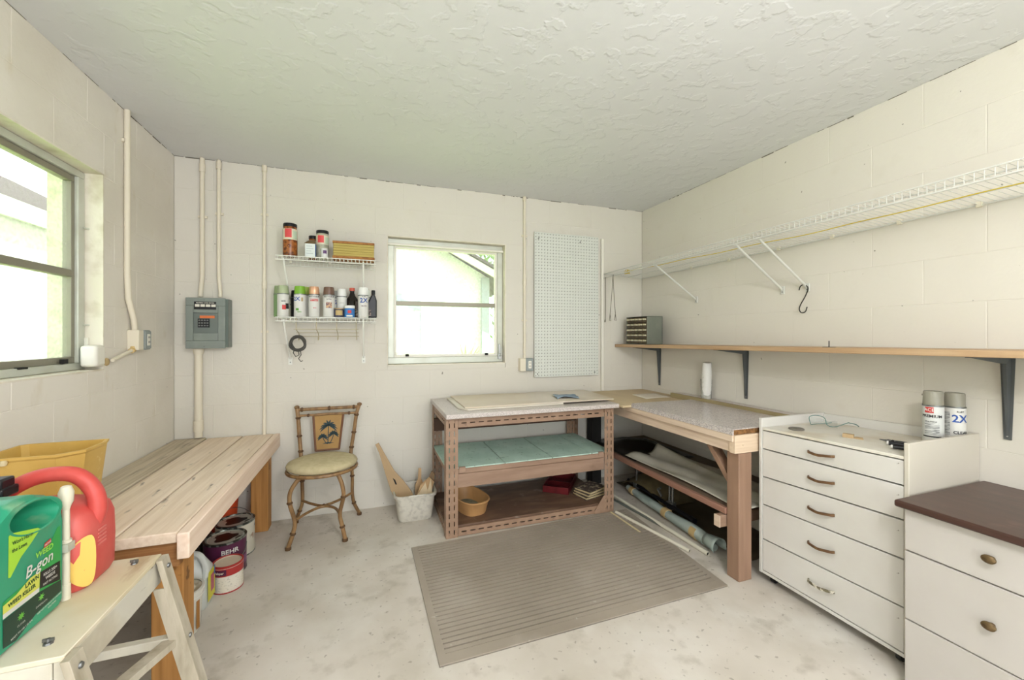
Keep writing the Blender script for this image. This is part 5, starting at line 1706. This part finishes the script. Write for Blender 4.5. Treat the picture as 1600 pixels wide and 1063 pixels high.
# organiser with 5 x 5 drawers
og = root('drawer_organizer', 'small grey steel organizer with twenty five little drawers on the wooden shelf', 'organizer', (2.23, 2.915, shz(2.9)))
oz = shz(2.78)
OY0, OY1, OX0, OX1, OZ = 2.778, 3.062, 2.15, 2.305, .235
M_og = mat('organizer_steel', '#6f7369', .5, .1, layers=[('#7f8376', (10, 10, 10), .45, .65, .5)])
make('case', MB().box(OX0, OY0, oz, OX1, OY0 + .003, oz + OZ).box(OX0, OY1 - .003, oz, OX1, OY1, oz + OZ).box(OX0, OY0, oz + OZ - .003, OX1, OY1, oz + OZ)
     .box(OX0, OY0, oz, OX1, OY1, oz + .003).box(OX1 - .003, OY0, oz, OX1, OY1, oz + OZ), M_og, og)
M_odr = mat('amber_drawer', '#5a4c34', .35, layers=[('#3a2f1e', (40, 40, 40), .42, .6, .9), ('#85663a', (30, 30, 30), .6, .7, .6)])
M_tg = mat('drawer_tag', '#c9c2a4', .6)
for i in range(5):
    for j in range(5):
        a = OY0 + .006 + i * (OY1 - OY0 - .012) / 5
        b = a + (OY1 - OY0 - .012) / 5 - .004
        c_ = oz + .006 + j * (OZ - .012) / 5
        d_ = c_ + (OZ - .012) / 5 - .004
        dr = make('small_drawer', bx(OX0 + .002, a, c_, OX0 + .12, b, d_), M_odr, og)
        make('finger_pull', bx(OX0 - .010, a + .008, c_ + .020, OX0 + .002, b - .008, c_ + .032), M_tg, dr)

# ------------------------------------------------------------------ long wire shelf, right
def wz(y):
    return (3.18 - y) * .008


M_wire_l = mat('white_wire_shaded', '#cdcdc6', 0.45)  # white wire greyed, shade of the underside put into its colour
ws = root('wire_shelf', 'long white ventilated wire shelf high along the right wall', 'shelf', (2.2, 1.5, 1.8))
dk = MB()
y = 3.165
k = 0
while y > -.6:
    q = wz(y)
    dk.tube([(1.992, y, 1.797 + q), (1.992, y, 1.838 + q), (2.398, y, 1.812 + q)], .0016, 5)
    y -= .0254
    k += 1
o_ = make('deck_wires', dk, M_wire_l, ws)
o_['kind'] = 'stuff'
for (xx, zz, r) in ((1.990, 1.835, .0032), (1.990, 1.797, .0036), (2.065, 1.830, .0028), (2.11, 1.8275, .0028), (2.25, 1.819, .0028), (2.398, 1.808, .0034)):
    make('rail', tb([(xx, 3.18, zz), (xx, -.6, zz + wz(-.6))], r, 8), M_wire_l, ws)
make('end_rail', tb([(1.99, 3.178, 1.797), (1.99, 3.178, 1.838), (2.40, 3.178, 1.812)], .003, 8), M_wire_l, ws)
for y in (2.506, 1.805, 1.655):
    q = wz(y)
    br = make('brace', tb([(1.992, y, 1.80 + q), (2.02, y, 1.80 + q), (2.392, y, 1.565)], .0068, 8), M_wire_l, ws)
    make('foot_plate', bx(2.396, y - .012, 1.535, 2.4055, y + .012, 1.585), M_wire_l, br, bevel=.002)
    make('screw', MB().lathe([(.004, 0), (.003, .003)], (0, 0, 0), 8, M=Matrix.Translation((2.396, y, 1.549)) @ Matrix.Rotation(-PI / 2, 4, 'Y')), M_steel, br)
for y in (2.85, 2.55, 2.2, 1.83, 1.52, 1.22, .95, .6):
    make('wall_clip', bx(2.39, y - .008, 1.80 + wz(y), 2.4055, y + .008, 1.822 + wz(y)), mat('clip_cream', '#ddd6c2', .5), ws)
# yellow cord
yc = root('yellow_cord', 'yellow twine running along the underside of the long wire shelf', 'cord', (2.15, 1.5, 1.8))
M_yel = mat('yellow_twine', '#c9b23a', .7)
pts = []
for i in range(90):
    q = i / 89
    y = 2.86 - 3.1 * q
    pts.append((2.03 + .16 * min(1, q * 2.2) + .003 * math.sin(30 * q), y, 1.813 + wz(y) - .008 * min(1, q * 2.2) + .002 * math.sin(41 * q)))
make('twine', tb(pts, .0024, 6), M_yel, yc)
for k in range(5):
    kp = [(2.02 + .012 * math.cos(2 * PI * i / 14), 2.86 + .025 * math.sin(2 * PI * i / 14) + .004 * k, 1.805 + .014 * math.sin(2 * PI * i / 14 + k) + .002 * k) for i in range(14)]
    make('knot_loop', tb(kp, .0024, 6, closed=True), M_yel, yc)
# S hook
o = make('s_hook', tb(curve([(2.385, 1.694, 1.548), (2.382, 1.682, 1.572), (2.382, 1.657, 1.575), (2.382, 1.640, 1.553), (2.382, 1.655, 1.51), (2.382, 1.682, 1.463), (2.382, 1.690, 1.435), (2.382, 1.678, 1.415), (2.382, 1.655, 1.420), (2.382, 1.645, 1.447)], 5), .003, 8), mat('hook_dark', '#3d3c38', .4, .6), None)
tag(o, 'dark steel S hook hanging from the nearest shelf brace', 'hook')
# hanging wires at the far end
M_hw = mat('hanger_wire', '#6a6455', .5, .4)
o = make('hanging_rod', tb(curve([(1.99, 3.147, 1.792), (1.985, 3.134, 1.80), (1.982, 3.134, 1.77), (1.982, 3.132, 1.6), (1.982, 3.136, 1.42), (1.982, 3.147, 1.405), (1.982, 3.143, 1.422)], 4), .0026, 6), M_hw, None)
tag(o, 'leftmost thin straight wire rod hanging from the end of the long wire shelf', 'wire hanger')
for (yt, yb2, lab) in ((3.02, 3.063, 'middle wire hanger with a looped end, hanging from the long wire shelf'), (3.016, 2.982, 'right wire hanger with a triangular loop, hanging from the long wire shelf')):
    o = make('looped_hanger', tb(curve([(1.994, yt + .012, 1.796), (1.985, yt, 1.806), (1.982, yt, 1.78), (1.982, (yt + yb2) / 2, 1.6), (1.982, yb2, 1.47)], 4) + [Vector(p) for p in ((1.982, yb2 + .012, 1.412), (1.982, yb2 - .012, 1.408), (1.982, yb2, 1.465))], .0026, 6), M_hw, None)
    tag(o, lab, 'wire hanger')

# ------------------------------------------------------------------ step platform, near left
M_ladw = mat('platform_paint', '#cdc8ba', .6, layers=[('#b5a88e', (4, 4, 4), .5, .68, .7), ('#5f4a30', (16, 6, 16), .66, .70, .8), ('#e0dac6', (9, 9, 9), .55, .7, .5)])
M_leg = mat('platform_leg', '#b9af9c', .7, layers=[('#938872', (22, 22, 5), .45, .65, .7), ('#d3ccbc', (9, 9, 3), .55, .72, .7)])
M_ply = mat('platform_top', '#d6c8a8', .6, layers=[('#e4dccb', (3, 3, 3), .45, .65, .8), ('#a8835a', (14, 3, 14), .60, .68, .6), ('#5a4334', (18, 18, 18), .69, .72, .8)], bump=((18, 5, 18), .3, .002))
pf = root('step_platform', 'low white painted wooden step platform standing in the near left corner', 'platform', (-.87, 1.34, 0))
PX0, PX1, PY0, PY1, PZ = -1.035, -.615, 1.13, 1.558, .600
make('top_board', bx(PX0, PY0, PZ - .012, PX1, PY1, PZ), M_ply, pf, bevel=.002)
make('side_board', bx(PX1 - .02, PY0 + .003, PZ - .088, PX1 - .001, PY1 - .003, PZ - .0125), M_ladw, pf, bevel=.002)
make('side_board', bx(PX0 + .001, PY0 + .003, PZ - .088, PX0 + .02, PY1 - .003, PZ - .0125), M_ladw, pf, bevel=.002)
make('end_board', bx(PX0 + .021, PY0 + .001, PZ - .088, PX1 - .021, PY0 + .02, PZ - .0125), M_ladw, pf, bevel=.002)
make('end_board', bx(PX0 + .021, PY1 - .02, PZ - .088, PX1 - .021, PY1 - .001, PZ - .0125), M_ladw, pf, bevel=.002)
for (yy, sy) in ((PY1 - .0125, 1), (PY0 + .0125, -1)):
    for (xx, sx) in ((PX1 + .008, 1), (PX0 - .008, -1)):
        x_b = xx + sx * (.145 if sx > 0 else .11)
        lg = MB().add([(xx + dx, yy + dy, PZ - .001 if False else PZ - .004) for dx, dy in ((-.007, -.03), (.009, -.03), (.009, .014), (-.007, .014))] +
                      [(x_b + dx, yy + dy, 0) for dx, dy in ((-.007, -.03), (.009, -.03), (.009, .014), (-.007, .014))],
                      [(0, 1, 2, 3), (7, 6, 5, 4), (0, 4, 5, 1), (1, 5, 6, 2), (2, 6, 7, 3), (3, 7, 4, 0)])
        lg.add([(xx + sx * .02 + dx * sx, yy + dy, PZ - .09) for dx, dy in ((-.034, -.03), (-.006, -.03), (-.006, -.024), (-.034, -.024))] +
               [(x_b + dx * sx, yy + dy, 0) for dx, dy in ((-.034, -.03), (-.006, -.03), (-.006, -.024), (-.034, -.024))],
               [(0, 1, 2, 3), (7, 6, 5, 4), (0, 4, 5, 1), (1, 5, 6, 2), (2, 6, 7, 3), (3, 7, 4, 0)])
        l_ = make('leg', lg, M_leg, pf, bevel=.001)
        for zz in (PZ - .03, .34):
            q = (PZ - zz) / PZ
            make('bolt', MB().lathe([(.0075, 0), (.006, .004)], (0, 0, 0), 10, M=Matrix.Translation((xx + sx * (.009 + .145 * q), yy - .008, zz)) @ Matrix.Rotation(sx * PI / 2, 4, 'Y')), M_steel, l_)
make('cross_rung', bx(PX0 - .045, PY1 - .037, .325, PX1 + .055, PY1 - .012, .352), M_ladw, pf, bevel=.002)
make('cross_rung', bx(PX0 - .045, PY0 + .012, .325, PX1 + .055, PY0 + .037, .352), M_leg, pf, bevel=.002)
make('side_brace', MB().beam((PX1 + .035, PY1 - .03, .335), (PX1 - .03, PY0 + .03, .40), .038, .022), M_leg, pf, bevel=.002)
make('side_brace', MB().beam((PX0 - .035, PY1 - .03, .335), (PX0 + .03, PY0 + .03, .40), .038, .022), M_ladw, pf, bevel=.002)
for (bx_, by_) in ((-.665, 1.515), (-.672, 1.185)):
    make('wing_nut', MB().lathe([(.009, 0), (.008, .004), (.004, .005), (.0035, .012)], (bx_, by_, PZ), 8).box(bx_ - .010, by_ - .0015, PZ + .005, bx_ + .010, by_ + .0015, PZ + .012), M_steel, pf)

# ------------------------------------------------------------------ red gas can
gc = root('gas_can', 'red plastic gas can on the white platform behind the green jug', 'gas can', (-.86, 1.45, PZ))
M_red = mat('red_plastic', '#cc4c45', .45, layers=[('#db7f78', (5, 5, 5), .45, .72, .6), ('#b03c36', (10, 10, 10), .55, .75, .4)])
gy = 1.470
secs = []
for (xa, xb, hw_, z_, p_) in ((-1.005, -.722, .085, 0, 5), (-1.02, -.714, .09, .015, 5), (-1.02, -.712, .091, .10, 5), (-1.02, -.714, .091, .165, 5), (-1.01, -.722, .088, .195, 4.5),
                              (-.98, -.75, .07, .215, 4), (-.95, -.79, .05, .226, 3.5)):
    secs.append((superloop((xa + xb) / 2, gy, (xb - xa) / 2, hw_, 36, p_), PZ + .001 + z_))
make('can_body', loft(secs), M_red, gc, smooth=50)
hpts = curve([(-.735, gy - .01, PZ + .15), (-.722, gy - .01, PZ + .195), (-.732, gy - .01, PZ + .25), (-.765, gy - .01, PZ + .292), (-.81, gy - .01, PZ + .303), (-.86, gy - .01, PZ + .295), (-.905, gy - .01, PZ + .27), (-.94, gy - .01, PZ + .235), (-.955, gy - .01, PZ + .20)], 5)
hm = MB().tube(hpts, .020, 12)
make('handle', hm, M_red, gc, smooth=60)
for k in range(5):
    make('embossed_mark', bx(-.7125, gy - .03, PZ + .10 + k * .010, -.7105, gy + .005, PZ + .104 + k * .010), mat('pale_red', '#da7a72', .5), gc)
lbl = superloop(0, 0, .036, .068, 20, 2.4)
make('label_print', MB().add([(-.866 + .154 * (max(0, 1 - (abs(-.068 + a * .58) / .091) ** 5)) ** .2 + .0055, gy - .068 + a * .58, PZ + .078 + b) for a, b in lbl], [tuple(range(20))]), mat('gas_yellow', '#e6c163', .5), gc)
sp = MB().lathe([(.026, 0), (.028, .006), (.028, .024), (.02, .03)], (-.945, 1.42, PZ + .235), 18)
make('spout_collar', sp, M_black, gc)
make('spout', MB().box(-1.0, 1.385, PZ + .285, -.875, 1.43, PZ + .318).box(-.905, 1.38, PZ + .27, -.87, 1.435, PZ + .295), M_black, gc, bevel=.005)
make('strap_tie', tb([(-.93, 1.40, PZ + .26), (-.92, 1.385, PZ + .285), (-.90, 1.39, PZ + .30)], .006, 8), mat('grey_strap', '#a5a29a', .6), gc)

# ------------------------------------------------------------------ green weed killer jug
gj = root('weed_killer_jug', 'green weed killer jug with an oval handle hole on the white platform', 'jug', (-.79, 1.22, PZ))
M_gj = mat('green_jug', '#2a9470', .35, layers=[('#2f9c74', (5, 5, 5), .45, .7, .6), ('#9fb08e', (9, 9, 9), .66, .76, .5)])
NP = 48
oy, oz_ = 1.235, PZ + .17
outline = [(1.085, PZ + .001), (1.335, PZ + .001), (1.348, PZ + .012), (1.350, PZ + .10), (1.350, PZ + .215), (1.346, PZ + .245), (1.330, PZ + .272), (1.300, PZ + .297), (1.262, PZ + .312),
           (1.225, PZ + .316), (1.195, PZ + .312), (1.160, PZ + .292), (1.125, PZ + .264), (1.095, PZ + .232), (1.076, PZ + .20), (1.070, PZ + .02)]
hc = (1.258, PZ + .262)


def ray_out(poly, c, ang):
    dx, dz = math.cos(ang), math.sin(ang)
    best = None
    for i in range(len(poly)):
        (x1_, y1_), (x2_, y2_) = poly[i], poly[(i + 1) % len(poly)]
        ex, ey = x2_ - x1_, y2_ - y1_
        den = dx * ey - dz * ex
        if abs(den) < 1e-12:
            continue
        t_ = ((x1_ - c[0]) * ey - (y1_ - c[1]) * ex) / den
        u_ = ((x1_ - c[0]) * dz - (y1_ - c[1]) * dx) / den
        if t_ > 0 and -1e-6 <= u_ <= 1 + 1e-6 and (best is None or t_ < best):
            best = t_
    return (c[0] + dx * best, c[1] + dz * best)


angs = sorted([2 * PI * i / NP for i in range(NP)] + [math.atan2(b - hc[1], a - hc[0]) % (2 * PI) for a, b in outline])
out_l = [ray_out(outline, hc, a) for a in angs]


def hole_pt(a, k=1.0):
    ca, sa = math.cos(a), math.sin(a)
    # ellipse tilted a little
    r_ = 1 / math.sqrt((ca / (.074 * k)) ** 2 + (sa / (.034 * k)) ** 2)
    x_, z_ = r_ * ca, r_ * sa
    th = math.radians(-8)
    return (hc[0] + x_ * math.cos(th) - z_ * math.sin(th), hc[1] + x_ * math.sin(th) + z_ * math.cos(th))


n_ = len(angs)
XF, XK = -.735, -.845
rings = []


def inset(p, k):
    return ((p[0] - 1.21) * k + 1.21, (p[1] - (PZ + .16)) * k + PZ + .16)


rings.append([(XF - .0, *hole_pt(a, 1.0)) for a in angs])
rings.append([(XF + .0015, *hole_pt(a, 1.10)) for a in angs])
rings.append([(XF, *hole_pt(a, 1.18)) for a in angs])
rings.append([(XF, *inset(p, .95)) for p in out_l])
rings.append([(XF - .010, *inset(p, .995)) for p in out_l])
rings.append([(XF - .02, *p) for p in out_l])
rings.append([(XK + .02, *p) for p in out_l])
rings.append([(XK + .006, *inset(p, .985)) for p in out_l])
rings.append([(XK, *inset(p, .95)) for p in out_l])
rings.append([(XK, *hole_pt(a, .62)) for a in angs])
gm = MB()
vs = [q for r_ in rings for q in r_]
fs = []
R_ = len(rings)
for k in range(R_):
    k2 = (k + 1) % R_
    for i in range(n_):
        j = (i + 1) % n_
        fs.append((k * n_ + i, k * n_ + j, k2 * n_ + j, k2 * n_ + i))
gm.add(vs, fs)
make('jug_body', gm, M_gj, gj, smooth=40)
XL_ = XF + .0006


def jl(pts, m, off=0, name='label_print'):
    return make(name, MB().add([(XL_ + off, a, b) for a, b in pts], [tuple(range(len(pts)))]), m, gj, smooth=0)


jl([(1.166, .715), (1.262, .727), (1.325, .805), (1.336, .805), (1.337, .70), (1.337, .660), (1.166, .690)], mat('label_green', '#2f9a4a', .45))
jl([(1.180, .760), (1.186, .758), (1.214, .788), (1.243, .806), (1.270, .826), (1.262, .832), (1.198, .850), (1.186, .852), (1.181, .849)], mat('label_lime', '#a4d23c', .45))
jl([(1.166, .708), (1.20, .712), (1.24, .727), (1.269, .727), (1.266, .690), (1.166, .690)], mat('label_ylw', '#cdd05a', .5), .0004)
jl([(1.166, .690), (1.266, .690), (1.266, .680), (1.166, .680)], LABELW, .0004)
jl([(1.166, .678), (1.266, .679), (1.337, .668), (1.338, .640), (1.256, .634), (1.200, .612), (1.166, .618)], mat('label_darkgreen', '#17382b', .45), .0004)
jl([(1.269, .724), (1.333, .718), (1.334, .670), (1.267, .686)], INK, .0006)
jl([(1.279, .772), (1.304, .779), (1.302, .789), (1.282, .785)], RED, .0006)


def jt(s_, size, y_, z_, m, tilt=3, bold=0, shear=0, sx=1.0):
    t_ = math.radians(tilt)
    make('lettering', text_flat(s_, size, (XL_ + .0012, y_, z_), (0, math.cos(t_), math.sin(t_)), (0, -math.sin(t_), math.cos(t_)), bold, shear, sx), m, gj, smooth=0)


DG = mat('dark_green_ink', '#1f4a2c', .5)
jt("Won't Harm", .0120, 1.218, .8275, DG, -3, .0002, 0, .92)
jt('the Lawn', .0120, 1.209, .8125, DG, -3, .0002, 0, .92)
jt('ORTHO', .006, 1.292, .781, LABELW, 8, .0002)
jt('WEED', .018, 1.282, .768, mat('lime_ink', '#8fd24a', .5), 0, .0005, .15, 1.1)
jt('B-gon', .036, 1.268, .744, LABELW, 2, .0005, .2, 1.0)
jt('LAWN', .0135, 1.244, .7165, DG, 3, .0004)
jt('WEED KILLER', .0125, 1.216, .7015, DG, 2, .0004)
jt('KILLS 200+', .0095, 1.300, .711, LABELW, -2, .0002)
jt('WEEDS', .0095, 1.300, .700, LABELW, -2, .0002)
jt('FAST ACTING', .0075, 1.300, .688, LABELW, -3, .0001)
jt('CLOVER', .006, 1.213, .640, LABELW, 0)
jt('DANDELION', .006, 1.272, .648, LABELW, 0)
jt('READY TO USE 1.33 GAL', .0055, 1.215, .6255, LABELW, 6, .0001)
jt('KEEP OUT OF REACH OF CHILDREN', .0048, 1.298, .634, LABELW, 4, .0001)
jt('CAUTION', .006, 1.305, .626, LABELW, 4, .0001)
for (cy2, cz2, cn) in ((1.213, .657, 9), (1.272, .664, 7)):
    lm = MB()
    for k in range(cn):
        a = 2 * PI * k / cn
        pts_ = [(XL_ + .0008, cy2 + .004 * math.cos(a + .5), cz2 + .004 * math.sin(a + .5)), (XL_ + .0008, cy2 + .011 * math.cos(a), cz2 + .009 * math.sin(a)), (XL_ + .0008, cy2 + .004 * math.cos(a - .5), cz2 + .004 * math.sin(a - .5)), (XL_ + .0008, cy2, cz2)]
        lm.add(pts_, [(0, 1, 2, 3)])
    make('leaf_picture', lm, mat('leaf_print', '#6fbf4a', .5), gj, smooth=0)
make('screw_cap', MB().lathe([(.024, 0), (.024, .022), (.02, .026)], (-.79, 1.105, PZ + .222), 20), M_gj, gj)
# wand
wd = root('sprayer_wand', 'cream plastic sprayer wand clipped upright to the end of the green jug', 'wand', (-.735, 1.372, PZ))
M_wd = mat('wand_cream', '#d9d2bd', .45)
make('wand_tube', tb([(-.742, 1.368, PZ + .003), (-.741, 1.368, PZ + .15), (-.741, 1.368, PZ + .235)], [.008, .0075, .007], 12), M_wd, wd)
make('wand_tip', MB().lathe([(.007, 0), (.010, .012), (.014, .02), (.015, .045), (.010, .060), (.007, .062)], (-.741, 1.368, PZ + .232), 14), M_wd, wd)
make('wand_collar', MB().lathe([(.011, 0), (.011, .025)], (-.741, 1.368, PZ + .13), 14), M_wd, wd)
make('wand_foot', MB().lathe([(.010, 0), (.0095, .04)], (-.742, 1.368, PZ + .001), 14), M_wd, wd)
make('wand_clip', bx(-.757, 1.3515, PZ + .128, -.728, 1.377, PZ + .148), mat('clip_grey', '#b9b6a6', .5), wd)

# ------------------------------------------------------------------ yellow bucket
yb3 = root('mop_bucket', 'yellow rectangular plastic bucket on the near end of the wooden bench', 'bucket', (-1.03, 1.87, .612))
M_yb = mat('yellow_plastic', '#d2ad5c', .5, layers=[('#b98f3a', (6, 6, 6), .45, .65, .5), ('#e6cf8e', (20, 20, 20), .68, .73, .6)])


def oct_loop(cx, cy, hx, hy, c):
    return [(cx - hx + c, cy - hy), (cx + hx - c, cy - hy), (cx + hx, cy - hy + c), (cx + hx, cy + hy - c), (cx + hx - c * .3, cy + hy), (cx - hx + c * .3, cy + hy), (cx - hx, cy + hy - c * .3), (cx - hx, cy - hy + c)]


bxc, byc = -1.055, 1.86
secs = []
for (hx, hy, c_, z_) in ((.095, .075, .03, 0), (.10, .08, .03, .006), (.127, .102, .05, .262), (.131, .106, .05, .268), (.131, .106, .05, .276), (.122, .098, .05, .276), (.096, .076, .03, .008)):
    secs.append((oct_loop(bxc, byc, hx, hy, c_), .6125 + z_))
mb = loft(secs, cap=False)
mb.f.append(tuple(range(48, 56)))
mb.f.append(tuple(reversed(range(8))))
mb.m += [0, 0]
make('bucket_body', mb, M_yb, yb3, smooth=25)
make('wire_bail', tb(curve([(-1.105, 1.748, .872), (-1.115, 1.738, .862), (-1.14, 1.735, .848), (-1.17, 1.74, .845)], 4), .0025, 6), M_steel, yb3)
make('bail_knob', MB().lathe([(.007, -.008), (.009, 0), (.007, .008)], (-1.10, 1.75, .875), 10), mat('knob_cream', '#d8c9a0', .6), yb3)

# ------------------------------------------------------------------ sets of like things
GROUPS = {'spray_can': 'spray cans', 'conduit': 'painted conduits on the walls', 'paint_can': 'paint cans under the wooden bench', 'worn_book': 'tattered books on the bottom shelf',
          'floor_pole': 'poles lying beside the rubber mat', 'wood_scrap': 'wood scraps in the white tub', 'marker_pen': 'pens on the white cabinet', 'food_jar': 'black-lidded jars on the upper shelf',
          'wall_outlet': 'metal outlet boxes on the walls', 'looped_hanger': 'wire hangers at the end of the long shelf', 'hanging_rod': 'wire hangers at the end of the long shelf'}
for o in S.objects:
    if o.parent is None and 'category' in o:
        k = o.name.split('.')[0]
        if k in GROUPS:
            g = GROUPS[k]
            if k == 'spray_can':
                g = 'spray cans on the white cabinet' if o.location.x > 1 else 'spray cans on the lower wire shelf'
            if k == 'wood_scrap' and o.location.x > 1:
                continue
            o['group'] = g
        elif k == 'wire_shelf' and o.location.x < 1:
            o['group'] = 'small wire shelves on the back wall'
